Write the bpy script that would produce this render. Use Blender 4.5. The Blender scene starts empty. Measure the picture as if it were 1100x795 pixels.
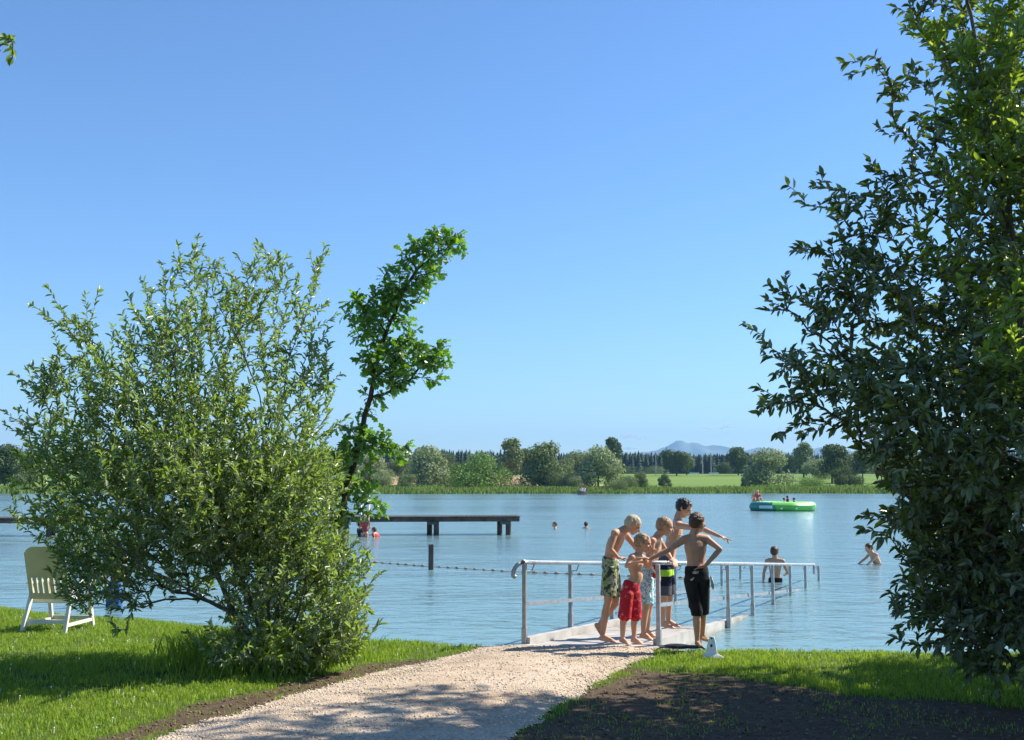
import bpy, bmesh, math, random
import numpy as np
from mathutils import Vector, Matrix, noise as mnoise

RNG = np.random.default_rng(7)
random.seed(7)
C = bpy.context.scene.collection
R = math.radians

# ------------------------------------------------------------------ camera
FPX = 1180.0
CAM = np.array([0.0, 0.0, 1.95])
TP = (516 - 397.5) / FPX
PITCH = math.atan(TP)
FW = np.array([0, math.cos(PITCH), math.sin(PITCH)])
UP = np.array([0, -math.sin(PITCH), math.cos(PITCH)])

def at(px, py, Y):
    """a point at forward distance Y whose image would be (px,py)"""
    d = FW + np.array([1., 0, 0]) * (px - 550) / FPX + UP * (397.5 - py) / FPX
    return CAM + d * (Y / d[1])

def atz(px, py, z):
    d = FW + np.array([1., 0, 0]) * (px - 550) / FPX + UP * (397.5 - py) / FPX
    return CAM + d * ((z - CAM[2]) / d[2])

cd = bpy.data.cameras.new('camera')
cd.sensor_width = 36
cd.lens = 36 * FPX / 1100
cd.clip_start = 0.05
cd.clip_end = 30000
cam = bpy.data.objects.new('camera', cd)
C.objects.link(cam)
cam.location = Vector(CAM)
cam.rotation_euler = (math.pi / 2 + PITCH, 0, 0)
bpy.context.scene.camera = cam

# ------------------------------------------------------------------ helpers: objects
def link_mesh(name, me, parent=None):
    o = bpy.data.objects.new(name, me)
    C.objects.link(o)
    if parent is not None:
        o.parent = parent
    return o

def tag(o, label=None, cat=None, group=None, kind=None):
    if label: o['label'] = label
    if cat: o['category'] = cat
    if group: o['group'] = group
    if kind: o['kind'] = kind
    return o

def thing(name, label, cat, loc=(0, 0, 0), rz=0, group=None):
    o = bpy.data.objects.new(name, None)
    C.objects.link(o)
    o.location = Vector([float(v) for v in loc])
    o.rotation_euler = (0, 0, rz)
    o.empty_display_size = 0.2
    return tag(o, label, cat, group)

def np_mesh(name, V, F, mats, smooth=False, mi=None):
    """V (n,3), F (m,k) one polygon size"""
    V = np.ascontiguousarray(V, dtype=np.float32)
    F = np.ascontiguousarray(F, dtype=np.int32)
    me = bpy.data.meshes.new(name)
    me.vertices.add(len(V))
    me.vertices.foreach_set('co', V.ravel())
    k = F.shape[1]
    me.loops.add(F.size)
    me.loops.foreach_set('vertex_index', F.ravel())
    me.polygons.add(len(F))
    me.polygons.foreach_set('loop_start', np.arange(0, F.size, k, dtype=np.int32))
    me.polygons.foreach_set('loop_total', np.full(len(F), k, dtype=np.int32))
    if smooth:
        me.polygons.foreach_set('use_smooth', np.ones(len(F), dtype=bool))
    for m in (mats if isinstance(mats, (list, tuple)) else [mats]):
        me.materials.append(m)
    if mi is not None:
        me.polygons.foreach_set('material_index', np.asarray(mi, dtype=np.int32))
    me.update()
    me.validate()
    return me

def bm_obj(name, bm, mat, parent=None, smooth=False, bevel=0):
    me = bpy.data.meshes.new(name)
    bmesh.ops.recalc_face_normals(bm, faces=bm.faces)
    bm.to_mesh(me)
    bm.free()
    for m in (mat if isinstance(mat, (list, tuple)) else [mat]):
        me.materials.append(m)
    if smooth:
        for p in me.polygons: p.use_smooth = True
    o = link_mesh(name, me, parent)
    if bevel:
        b = o.modifiers.new('bevel', 'BEVEL'); b.width = bevel; b.segments = 2; b.limit_method = 'ANGLE'
    return o

def bm_box(bm, x0, x1, y0, y1, z0, z1, M=None):
    r = bmesh.ops.create_cube(bm, size=1)
    T = Matrix.Translation(((x0 + x1) / 2, (y0 + y1) / 2, (z0 + z1) / 2)) @ Matrix.Diagonal((x1 - x0, y1 - y0, z1 - z0, 1))
    if M is not None: T = M @ T
    bmesh.ops.transform(bm, matrix=T, verts=r['verts'])
    return r['verts']

def frame_to(a, b):
    a, b = Vector(a), Vector(b)
    d = b - a
    return Matrix.Translation((a + b) / 2) @ d.to_track_quat('Z', 'Y').to_matrix().to_4x4(), d.length

def bm_cyl(bm, a, b, r0, r1=None, n=12):
    if r1 is None: r1 = r0
    M, L = frame_to(a, b)
    r = bmesh.ops.create_cone(bm, cap_ends=True, segments=n, radius1=r0, radius2=r1, depth=L)
    bmesh.ops.transform(bm, matrix=M, verts=r['verts'])

def bm_bar(bm, a, b, w, t):
    """rectangular bar from a to b, w horizontally across, t in height"""
    a, b = Vector(a), Vector(b)
    d = (b - a).normalized()
    s = d.cross(Vector((0, 0, 1)))
    if s.length < 1e-4: s = Vector((1, 0, 0))
    s.normalize()
    u = s.cross(d)
    vs = []
    for p in (a, b):
        for i, j in ((-1, -1), (1, -1), (1, 1), (-1, 1)):
            vs.append(bm.verts.new(p + s * (w / 2 * i) + u * (t / 2 * j)))
    for f in ((0, 1, 2, 3), (7, 6, 5, 4), (0, 4, 5, 1), (1, 5, 6, 2), (2, 6, 7, 3), (3, 7, 4, 0)):
        bm.faces.new([vs[i] for i in f])

def sweep(bm, pts, r, n=14, sub=6):
    """one smooth tube through the points"""
    P = [Vector(p) for p in pts]
    Q = [P[0] * 2 - P[1]] + P + [P[-1] * 2 - P[-2]]
    out = []
    for i in range(1, len(Q) - 2):
        for k in range(sub):
            t = k / sub
            a, b, c, d = Q[i - 1], Q[i], Q[i + 1], Q[i + 2]
            out.append(.5 * ((2 * b) + (c - a) * t + (2 * a - 5 * b + 4 * c - d) * t * t + (3 * b - a - 3 * c + d) * t ** 3))
    out.append(P[-1])
    rings = []
    u = None
    for i, p in enumerate(out):
        d = (out[min(i + 1, len(out) - 1)] - out[max(i - 1, 0)]).normalized()
        if u is None: u = d.orthogonal().normalized()
        u = (u - d * u.dot(d)).normalized(); v = d.cross(u)
        rings.append([bm.verts.new(p + (u * math.cos(a) + v * math.sin(a)) * r) for a in [2 * math.pi * k / n for k in range(n)]])
    for a, b in zip(rings[:-1], rings[1:]):
        for k in range(n): bm.faces.new((a[k], a[(k + 1) % n], b[(k + 1) % n], b[k]))
    bm.faces.new(rings[0][::-1]); bm.faces.new(rings[-1])

def bm_ell(bm, c, ax, sub=3):
    """ellipsoid: centre c, ax = three axis vectors (scaled)"""
    r = bmesh.ops.create_icosphere(bm, subdivisions=sub, radius=1)
    M = Matrix(((ax[0][0], ax[1][0], ax[2][0], c[0]), (ax[0][1], ax[1][1], ax[2][1], c[1]),
                (ax[0][2], ax[1][2], ax[2][2], c[2]), (0, 0, 0, 1)))
    bmesh.ops.transform(bm, matrix=M, verts=r['verts'])

def bm_sph(bm, c, r, sub=2):
    bm_ell(bm, c, ((r, 0, 0), (0, r, 0), (0, 0, r)), sub)

def bm_cap(bm, a, b, ra, rb, ends=True, n=14):
    bm_cyl(bm, a, b, ra, rb, n)
    if ends:
        bm_sph(bm, a, ra); bm_sph(bm, b, rb)

def tube_path(bm, pts, r, n=10):
    for a, b in zip(pts[:-1], pts[1:]):
        bm_cyl(bm, a, b, r, r, n)
    for p in pts[1:-1]:
        bm_sph(bm, p, r, 2)

# ------------------------------------------------------------------ helpers: materials
def new_mat(name):
    m = bpy.data.materials.new(name)
    m.use_nodes = True
    nt = m.node_tree
    nt.nodes.clear()
    out = nt.nodes.new('ShaderNodeOutputMaterial')
    return m, nt, out

def N(nt, t, **kw):
    n = nt.nodes.new(t)
    for k, v in kw.items():
        if k in n.inputs: n.inputs[k].default_value = v
        else: setattr(n, k, v)
    return n

def L(nt, a, b):
    nt.links.new(a, b)

def noise_ramp(nt, scale, stops, detail=4, coord='Object', rough=0.6, stretch=None):
    tc = N(nt, 'ShaderNodeTexCoord')
    src = tc.outputs[coord]
    if stretch:
        mp = N(nt, 'ShaderNodeMapping'); mp.inputs['Scale'].default_value = stretch
        L(nt, src, mp.inputs[0]); src = mp.outputs[0]
    nz = N(nt, 'ShaderNodeTexNoise'); nz.inputs['Scale'].default_value = scale
    nz.inputs['Detail'].default_value = detail; nz.inputs['Roughness'].default_value = rough
    L(nt, src, nz.inputs['Vector'])
    cr = N(nt, 'ShaderNodeValToRGB')
    e = cr.color_ramp.elements
    while len(e) < len(stops): e.new(0.5)
    for i, (p, c) in enumerate(stops):
        e[i].position = p; e[i].color = (*c, 1)
    L(nt, nz.outputs['Fac'], cr.inputs['Fac'])
    return cr.outputs['Color'], nz.outputs['Fac'], src

def simple(name, stops, scale=20, rough=0.6, metal=0, bump=0.0, bscale=None, spec=0.4, stretch=None, detail=4, sss=0, coord='Object'):
    m, nt, out = new_mat(name)
    col, fac, src = noise_ramp(nt, scale, stops, detail, coord, stretch=stretch)
    p = N(nt, 'ShaderNodeBsdfPrincipled')
    p.inputs['Roughness'].default_value = rough
    p.inputs['Metallic'].default_value = metal
    p.inputs['Specular IOR Level'].default_value = spec
    if sss:
        p.inputs['Subsurface Weight'].default_value = sss
        p.inputs['Subsurface Radius'].default_value = (0.012, 0.005, 0.003)
        p.inputs['Subsurface Scale'].default_value = 1.0
    L(nt, col, p.inputs['Base Color'])
    if bump:
        nz = N(nt, 'ShaderNodeTexNoise'); nz.inputs['Scale'].default_value = bscale or scale * 3
        nz.inputs['Detail'].default_value = 5
        L(nt, src, nz.inputs['Vector'])
        b = N(nt, 'ShaderNodeBump'); b.inputs['Strength'].default_value = bump; b.inputs['Distance'].default_value = 0.01
        L(nt, nz.outputs['Fac'], b.inputs['Height']); L(nt, b.outputs[0], p.inputs['Normal'])
    L(nt, p.outputs[0], out.inputs['Surface'])
    return m

def leaf_mat(name, cols, under=None, trans=0.35, gloss=0.45, tcol=None, spec=0.4):
    """leaf material: a colour per leaf, paler underside, light through the blade"""
    m, nt, out = new_mat(name)
    g = N(nt, 'ShaderNodeNewGeometry')
    cr = N(nt, 'ShaderNodeValToRGB')
    e = cr.color_ramp.elements
    while len(e) < len(cols): e.new(0.5)
    for i, c in enumerate(cols):
        e[i].position = i / (len(cols) - 1); e[i].color = (*c, 1)
    L(nt, g.outputs['Random Per Island'], cr.inputs['Fac'])
    col = cr.outputs['Color']
    if under:
        mx = N(nt, 'ShaderNodeMix', data_type='RGBA')
        L(nt, g.outputs['Backfacing'], mx.inputs['Factor'])
        L(nt, col, mx.inputs['A']); mx.inputs['B'].default_value = (*under, 1)
        col2 = mx.outputs['Result']
    else:
        col2 = col
    p = N(nt, 'ShaderNodeBsdfPrincipled')
    p.inputs['Roughness'].default_value = gloss
    p.inputs['Specular IOR Level'].default_value = spec
    L(nt, col2, p.inputs['Base Color'])
    t = N(nt, 'ShaderNodeBsdfTranslucent')
    hs = N(nt, 'ShaderNodeMix', data_type='RGBA', blend_type='MULTIPLY')
    hs.inputs['Factor'].default_value = 1
    L(nt, col, hs.inputs['A']); hs.inputs['B'].default_value = (*(tcol or (2.2, 2.0, 0.8)), 1)
    L(nt, hs.outputs['Result'], t.inputs['Color'])
    mix = N(nt, 'ShaderNodeMixShader'); mix.inputs[0].default_value = trans
    L(nt, p.outputs[0], mix.inputs[1]); L(nt, t.outputs[0], mix.inputs[2])
    L(nt, mix.outputs[0], out.inputs['Surface'])
    return m

# ------------------------------------------------------------------ world, sun
SUN_EL, SUN_AZ = 43.0, 68.0     # azimuth from +Y towards +X
world = bpy.data.worlds.new('World')
bpy.context.scene.world = world
world.use_nodes = True
wn = world.node_tree
wn.nodes.clear()
wo = N(wn, 'ShaderNodeOutputWorld')
bg = N(wn, 'ShaderNodeBackground'); bg.inputs['Strength'].default_value = 0.093
sky = N(wn, 'ShaderNodeTexSky')
sky.sky_type = 'NISHITA'
sky.sun_disc = False
sky.sun_elevation = R(SUN_EL)
sky.sun_rotation = R(SUN_AZ)
sky.altitude = 500
sky.air_density = 1.15
sky.dust_density = 0.0
sky.ozone_density = 10.0
L(wn, sky.outputs[0], bg.inputs['Color'])
L(wn, bg.outputs[0], wo.inputs['Surface'])

ld = bpy.data.lights.new('sun', 'SUN')
ld.energy = 5.0
ld.angle = R(0.53)
ld.color = (1.0, 0.93, 0.83)
sun = bpy.data.objects.new('sun', ld)
C.objects.link(sun)
sd = Vector((math.sin(R(SUN_AZ)) * math.cos(R(SUN_EL)), math.cos(R(SUN_AZ)) * math.cos(R(SUN_EL)), math.sin(R(SUN_EL))))
sun.rotation_euler = sd.to_track_quat('Z', 'Y').to_euler()
sun.location = (20, 10, 30)

sc = bpy.context.scene
sc.view_settings.view_transform = 'Standard'
sc.view_settings.look = 'None'
sc.view_settings.exposure = 1.0
sc.view_settings.gamma = 1
sc.cycles.use_denoising = True
sc.cycles.max_bounces = 6
sc.cycles.diffuse_bounces = 3
sc.cycles.glossy_bounces = 3
sc.cycles.transparent_max_bounces = 24
sc.cycles.volume_bounces = 0
sc.cycles.sample_clamp_indirect = 6

# ------------------------------------------------------------------ terrain
SHX = np.array([-400, -60, -20, -7.6, -4.3, -1.64, -.1, 1.0, 2.6, 4.6, 9, 40, 400.])
SHY = np.array([40, 25, 19.5, 16.2, 14.4, 12.9, 12.45, 12.3, 12.15, 12.0, 12.0, 14, 40.])

def shore_y(x):
    return np.interp(x, SHX, SHY) + 0.05 * np.sin(x * 2.3) + 0.03 * np.sin(x * 5.1 + 1)

def far_y(x):
    return 163 + 2.5 * np.sin(x / 17.) + 1.2 * np.sin(x / 6.3 + 1)

def sstep(a, b, v):
    t = np.clip((v - a) / (b - a), 0, 1)
    return t * t * (3 - 2 * t)

def vnoise(x, y, s, seed=0):
    """cheap smooth value noise, vectorised"""
    x = np.asarray(x) * s + seed * 17.3; y = np.asarray(y) * s + seed * 9.1
    xi = np.floor(x); yi = np.floor(y)
    fx = x - xi; fy = y - yi
    fx = fx * fx * (3 - 2 * fx); fy = fy * fy * (3 - 2 * fy)
    def h(a, b):
        v = np.sin(a * 127.1 + b * 311.7 + seed * 3.3) * 43758.5453
        return v - np.floor(v)
    return (h(xi, yi) * (1 - fx) + h(xi + 1, yi) * fx) * (1 - fy) + (h(xi, yi + 1) * (1 - fx) + h(xi + 1, yi + 1) * fx) * fy

def fbm(x, y, s, seed=0, o=4):
    v = 0; a = 0.5; t = 0
    for i in range(o):
        v = v + a * vnoise(x, y, s * 2 ** i, seed + i); t += a; a *= 0.5
    return v / t

def ground_z(x, y):
    x = np.asarray(x, dtype=float); y = np.asarray(y, dtype=float)
    s = shore_y(x) - y
    land = 0.15 + 0.010 * np.clip(s - 0.5, 0, 30) + 0.03 * (fbm(x, y, 0.8, 3) - 0.5)
    bank = sstep(-0.1, 0.3, s)
    z = land * bank + (-0.12) * (1 - bank)
    z = z - np.clip(-s - 0.1, 0, 25) * 0.085
    # far side
    f = y - far_y(x)
    fl = 0.25 + np.clip(f, 0, 210) * 0.0185 + 0.5 * sstep(150, 420, f) * (fbm(x, y, 0.006, 5))
    fb = sstep(-4, 1, f)
    z = np.where(f > -4, -2.0 * (1 - fb) + fl * fb, z)
    return z

def axis(parts):
    out = []
    for a, b, st in parts:
        out.append(np.arange(a, b, st))
    return np.concatenate(out + [np.array([parts[-1][1]])])

def grid_sheet(xs, ys, zf):
    X, Y = np.meshgrid(xs, ys)
    Z = zf(X, Y)
    V = np.stack([X.ravel(), Y.ravel(), Z.ravel()], 1)
    nx, ny = len(xs), len(ys)
    i = (np.arange(ny - 1)[:, None] * nx + np.arange(nx - 1)[None, :]).ravel()
    F = np.stack([i, i + 1, i + nx + 1, i + nx], 1)
    return V, F

def seg_dist(x, y, poly, closed=True):
    P = np.array(poly, dtype=float)
    n = len(P)
    d = np.full(np.shape(x), 1e9)
    for k in range(n if closed else n - 1):
        a, b = P[k], P[(k + 1) % n]
        ab = b - a
        t = np.clip(((x - a[0]) * ab[0] + (y - a[1]) * ab[1]) / (ab @ ab), 0, 1)
        d = np.minimum(d, np.hypot(x - a[0] - t * ab[0], y - a[1] - t * ab[1]))
    return d

def poly_sd(x, y, poly):
    """signed distance, positive inside"""
    P = np.array(poly, dtype=float)
    n = len(P)
    inside = np.zeros(np.shape(x), dtype=bool)
    for k in range(n):
        a, b = P[k], P[(k + 1) % n]
        c = ((a[1] > y) != (b[1] > y)) & (x < (b[0] - a[0]) * (y - a[1]) / (b[1] - a[1] + 1e-12) + a[0])
        inside ^= c
    d = seg_dist(x, y, P)
    return np.where(inside, d, -d)

def G(px, py, z=0.17):
    p = atz(px, py, z); return (p[0], p[1])

PATH = [G(533, 690), G(702, 692), G(706, 700), G(672, 716), G(640, 737), G(600, 762), G(540, 800), (-0.6, 5.6), (-1.5, 4.0), (-2.5, 2.0), (-3.4, -4),
        (-7.5, -4), (-5.5, 2.5), (-3.9, 5.2), G(140, 812), G(200, 788), G(300, 755), G(400, 724), G(500, 699)]
SOIL = [G(672, 718), G(740, 722), G(800, 727), G(900, 745), G(1010, 752), G(1130, 768), G(1130, 800), (3.9, 6.2), (2, 4), (-0.3, 4), G(540, 800), G(600, 762), G(640, 737)]
SOIL2 = [G(545, 690), G(500, 700), G(400, 724), G(300, 755), G(200, 788), (-3.9, 5.2), (-4.7, 5.2), G(120, 795), G(190, 768), G(300, 738), G(400, 712), G(478, 706), G(490, 700), G(535, 692)]

def path_sd(x, y):
    return poly_sd(x, y, PATH) + 0.16 * (fbm(x, y, 4.0, 11, 3) - 0.5)

def soil_amt(x, y):
    w = 0.45 * (fbm(x, y, 2.5, 21) - 0.5)
    a = sstep(-0.1, 0.15, poly_sd(x, y, SOIL) + w)
    b = sstep(-0.06, 0.06, poly_sd(x, y, SOIL2) + 0.5 * w)
    return np.maximum(a, b)

# ground material
def ground_material():
    m, nt, out = new_mat('ground_surface')
    at_ = N(nt, 'ShaderNodeAttribute'); at_.attribute_name = 'cover'
    sp = N(nt, 'ShaderNodeSeparateColor'); L(nt, at_.outputs['Color'], sp.inputs[0])
    turf, f1, src = noise_ramp(nt, 6, [(0.3, (0.045, 0.075, 0.012)), (0.55, (0.09, 0.14, 0.022)), (0.75, (0.13, 0.16, 0.04))], 8, 'Object', 0.75)
    soil, f2, _ = noise_ramp(nt, 14, [(0.3, (0.055, 0.036, 0.022)), (0.5, (0.105, 0.073, 0.046)), (0.72, (0.20, 0.145, 0.095))], 10, 'Object', 0.8)
    sand, f3, _ = noise_ramp(nt, 40, [(0.3, (0.16, 0.14, 0.10)), (0.7, (0.36, 0.32, 0.25))], 6, 'Object', 0.7)
    field, f4, _ = noise_ramp(nt, 0.02, [(0.35, (0.085, 0.155, 0.025)), (0.6, (0.14, 0.22, 0.04))], 6, 'Object', 0.6, stretch=(0.4, 1.4, 1))
    a = N(nt, 'ShaderNodeMix', data_type='RGBA'); L(nt, sp.outputs[0], a.inputs['Factor']); L(nt, turf, a.inputs['A']); L(nt, soil, a.inputs['B'])
    b = N(nt, 'ShaderNodeMix', data_type='RGBA'); L(nt, sp.outputs[1], b.inputs['Factor']); L(nt, a.outputs['Result'], b.inputs['A']); L(nt, sand, b.inputs['B'])
    c = N(nt, 'ShaderNodeMix', data_type='RGBA'); L(nt, sp.outputs[2], c.inputs['Factor']); L(nt, b.outputs['Result'], c.inputs['A']); L(nt, field, c.inputs['B'])
    p = N(nt, 'ShaderNodeBsdfPrincipled'); p.inputs['Roughness'].default_value = 0.95; p.inputs['Specular IOR Level'].default_value = 0.15
    L(nt, c.outputs['Result'], p.inputs['Base Color'])
    nz = N(nt, 'ShaderNodeTexNoise'); nz.inputs['Scale'].default_value = 28; nz.inputs['Detail'].default_value = 10; nz.inputs['Roughness'].default_value = 0.75
    L(nt, src, nz.inputs['Vector'])
    bp = N(nt, 'ShaderNodeBump'); bp.inputs['Strength'].default_value = 0.9; bp.inputs['Distance'].default_value = 0.03
    L(nt, nz.outputs['Fac'], bp.inputs['Height']); L(nt, bp.outputs[0], p.inputs['Normal'])
    L(nt, p.outputs[0], out.inputs['Surface'])
    return m

xs = axis([(-7000, -1000, 600), (-1000, -200, 80), (-200, -30, 8), (-30, -9, 1), (-9, 9, .06), (9, 30, 1), (30, 200, 8), (200, 1000, 80), (1000, 7001, 600)])
ys = axis([(-150, -10, 10), (-10, 4.5, .8), (4.5, 17, .06), (17, 40, 1), (40, 150, 8), (150, 176, 1), (176, 500, 12), (500, 1200, 80), (1200, 7000, 600)])
V, F = grid_sheet(xs, ys, ground_z)
me = np_mesh('ground', V, F, ground_material(), smooth=True)
att = me.color_attributes.new('cover', 'FLOAT_COLOR', 'POINT')
s = shore_y(V[:, 0]) - V[:, 1]
cov = np.zeros((len(V), 4)); cov[:, 3] = 1
near = (V[:, 1] < 40)
cov[near, 0] = soil_amt(V[near, 0], V[near, 1])
cov[:, 1] = np.where(near, 1 - sstep(0.1, 0.24, s + 0.08 * (fbm(V[:, 0], V[:, 1], 5, 2) - .5)), 0)
cov[(V[:, 1] > 40) & (V[:, 1] < far_y(V[:, 0])), 1] = 1
cov[:, 2] = (V[:, 1] > 150)
att.data.foreach_set('color', cov.astype(np.float32).ravel())
tag(link_mesh('ground', me), kind='structure')

# gravel path : own sheet just above the ground
pxs = np.arange(-5.2, 2.2, 0.035); pys = np.arange(4.6, 12.6, 0.035)
V, F = grid_sheet(pxs, pys, lambda x, y: ground_z(x, y) + 0.006)
fc = V[F].mean(1)
V[:, 2] += 0.03 * sstep(0, 0.5, path_sd(V[:, 0], V[:, 1])) + 0.012 * (fbm(V[:, 0], V[:, 1], 6, 8) - .5)
keep = (path_sd(fc[:, 0], fc[:, 1]) > 0)
F = F[keep]
used, inv = np.unique(F, return_inverse=True)
gm, nt, out = new_mat('gravel')
col, f1, src = noise_ramp(nt, 1.6, [(0.32, (0.36, 0.27, 0.18)), (0.5, (0.52, 0.42, 0.31)), (0.7, (0.62, 0.53, 0.41))], 9, 'Object', 0.75)
vo = N(nt, 'ShaderNodeTexVoronoi'); vo.inputs['Scale'].default_value = 75; L(nt, src, vo.inputs['Vector'])
hv = N(nt, 'ShaderNodeValToRGB'); hv.color_ramp.elements[0].color = (0.55, 0.53, 0.5, 1); hv.color_ramp.elements[1].color = (1.25, 1.22, 1.2, 1)
L(nt, vo.outputs['Color'], hv.inputs['Fac'])
mx = N(nt, 'ShaderNodeMix', data_type='RGBA', blend_type='MULTIPLY'); mx.inputs['Factor'].default_value = 0.75
L(nt, col, mx.inputs['A']); L(nt, hv.outputs['Color'], mx.inputs['B'])
p = N(nt, 'ShaderNodeBsdfPrincipled'); p.inputs['Roughness'].default_value = 0.9; p.inputs['Specular IOR Level'].default_value = 0.2
L(nt, mx.outputs['Result'], p.inputs['Base Color'])
bp = N(nt, 'ShaderNodeBump'); bp.inputs['Strength'].default_value = 0.8; bp.inputs['Distance'].default_value = 0.012; bp.invert = True
L(nt, vo.outputs['Distance'], bp.inputs['Height']); L(nt, bp.outputs[0], p.inputs['Normal'])
L(nt, p.outputs[0], out.inputs['Surface'])
tag(link_mesh('path', np_mesh('path', V[used], inv.reshape(F.shape), gm, smooth=True)), kind='structure')

def path_z(x, y):
    return ground_z(x, y) + 0.006 + 0.03 * sstep(0, 0.5, path_sd(x, y))

# loose stones
def stones(name, n, box, accept, zf, smin, smax, mat, seed, power=2.0):
    r = np.random.default_rng(seed)
    x = r.uniform(box[0], box[1], n); y = r.uniform(box[2], box[3], n)
    k = r.random(n) < accept(x, y)
    x, y = x[k], y[k]; n = len(x)
    oct_ = np.array([[1, 0, 0], [0, 1, 0], [-1, 0, 0], [0, -1, 0], [0, 0, 1], [0, 0, -1.]])
    Fo = np.array([[0, 1, 4], [1, 2, 4], [2, 3, 4], [3, 0, 4], [1, 0, 5], [2, 1, 5], [3, 2, 5], [0, 3, 5]])
    sz = smin + (smax - smin) * r.random(n) ** power
    Vs = oct_[None] * r.uniform(0.6, 1.3, (n, 6, 1)) * sz[:, None, None]
    Vs[:, :, 2] *= 0.65
    an = r.uniform(0, 6.28, n); ca, sa = np.cos(an)[:, None], np.sin(an)[:, None]
    X = Vs[:, :, 0] * ca - Vs[:, :, 1] * sa; Y = Vs[:, :, 0] * sa + Vs[:, :, 1] * ca
    Vw = np.stack([X + x[:, None], Y + y[:, None], Vs[:, :, 2] + (zf(x, y) + sz * 0.25)[:, None]], 2).reshape(-1, 3)
    Ff = (Fo[None] + 6 * np.arange(n)[:, None, None]).reshape(-1, 3)
    return tag(link_mesh(name, np_mesh(name, Vw, Ff, mat)), kind='stuff')

peb = leaf_mat('pebble', [(0.34, 0.26, 0.18), (0.66, 0.56, 0.43), (0.46, 0.36, 0.26), (0.70, 0.63, 0.53), (0.55, 0.45, 0.33)], trans=0.0, gloss=0.8, spec=0.2)
tag(stones('gravel', 90000, (-5, 2.1, 5.5, 12.45), lambda x, y: (path_sd(x, y) > -0.03) * (0.35 + 0.65 * sstep(0.5, 0.0, path_sd(x, y))) * (0.3 + fbm(x, y, 1.3, 4)), path_z, 0.004, 0.014, peb, 1),
    'loose pale gravel stones scattered over the beige path', 'gravel')
clod = leaf_mat('soil_clod', [(0.06, 0.04, 0.026), (0.12, 0.085, 0.055), (0.24, 0.185, 0.13), (0.09, 0.06, 0.04)], trans=0.0, gloss=0.9, spec=0.1)
tag(stones('clods', 26000, (-5, 5, 5.5, 12.45), lambda x, y: (path_sd(x, y) < 0.02) * soil_amt(x, y), ground_z, 0.003, 0.019, clod, 2, 3),
    'crumbly brown soil clods on the bare strips beside the path', 'soil crumbs')

# ------------------------------------------------------------------ grass
GRASS_A = leaf_mat('grass_blade', [(0.13, 0.22, 0.022), (0.21, 0.33, 0.035), (0.27, 0.38, 0.05), (0.17, 0.28, 0.028), (0.34, 0.40, 0.10)], trans=0.45, gloss=0.5, spec=0.25, tcol=(1.35, 1.35, .6))
def blades(name, x, y, zf, h, w, lean, mat, seed, label, cat):
    r = np.random.default_rng(seed); n = len(x)
    z = zf(x, y)
    a = r.uniform(0, 6.283, n)
    b = r.uniform(0, 6.283, n)
    dx, dy = np.cos(a) * w / 2, np.sin(a) * w / 2
    lx, ly = np.cos(b) * lean * h, np.sin(b) * lean * h
    V0 = np.stack([x - dx, y - dy, z - 0.01], 1); V1 = np.stack([x + dx, y + dy, z - 0.01], 1)
    V2 = np.stack([x + dx * .8 + lx * .4, y + dy * .8 + ly * .4, z + h * .6], 1)
    V3 = np.stack([x - dx * .8 + lx * .4, y - dy * .8 + ly * .4, z + h * .6], 1)
    V4 = np.stack([x + lx, y + ly, z + h * (1 - .35 * lean)], 1)
    V = np.stack([V0, V1, V2, V3, V4], 1).reshape(-1, 3)
    i = 5 * np.arange(n)[:, None]
    F = np.concatenate([i + np.array([[0, 1, 2]]), i + np.array([[0, 2, 3]]), i + np.array([[3, 2, 4]])])
    return tag(link_mesh(name, np_mesh(name, V, F, mat)), label, cat, kind='stuff')

n = 640000
gx = RNG.uniform(-8.5, 8.5, n); gy = RNG.uniform(5.6, 16.5, n)
vis = (np.abs(gx) < gy * 0.52 + 0.4)
gx, gy = gx[vis], gy[vis]
s = shore_y(gx) - gy
pr = sstep(0.10, 0.26, s) * (1 - sstep(-0.05, 0.02, path_sd(gx, gy))) * (1 - soil_amt(gx, gy) * (0.86 + .13 * sstep(.5, .38, fbm(gx, gy, 1.8, 91)))) * (0.22 + 0.78 * sstep(.3, .58, fbm(gx, gy, 2.6, 31)))
k = RNG.random(len(gx)) < pr
gx, gy = gx[k], gy[k]
hh = (0.018 + 0.035 * fbm(gx, gy, 1.7, 41) + 0.022 * RNG.random(len(gx)) ** 2) * (1.0 - 0.45 * soil_amt(gx, gy))
blades('grass', gx, gy, ground_z, hh, RNG.uniform(.004, .008, len(gx)), RNG.uniform(.1, .9, len(gx)), GRASS_A, 5,
       'short bright green lawn grass between path and lake', 'grass')

# tall weeds at the foot of the bush
n = 9000
c0 = atz(335, 716, .17); c1 = atz(240, 712, .17)
t = RNG.random(n)
wx = c0[0] * (1 - t) + c1[0] * t + RNG.normal(0, .30, n); wy = c0[1] * (1 - t) + c1[1] * t + RNG.normal(0, .28, n) 
k = path_sd(wx, wy) < -.5
wx, wy = wx[k], wy[k]
blades('undergrowth', wx, wy, ground_z, RNG.uniform(.1, .42, len(wx)), RNG.uniform(.007, .013, len(wx)), RNG.uniform(.2, .8, len(wx)), GRASS_A, 6,
       'tall tangled grass and weeds around the foot of the willow bush', 'weeds')
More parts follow.
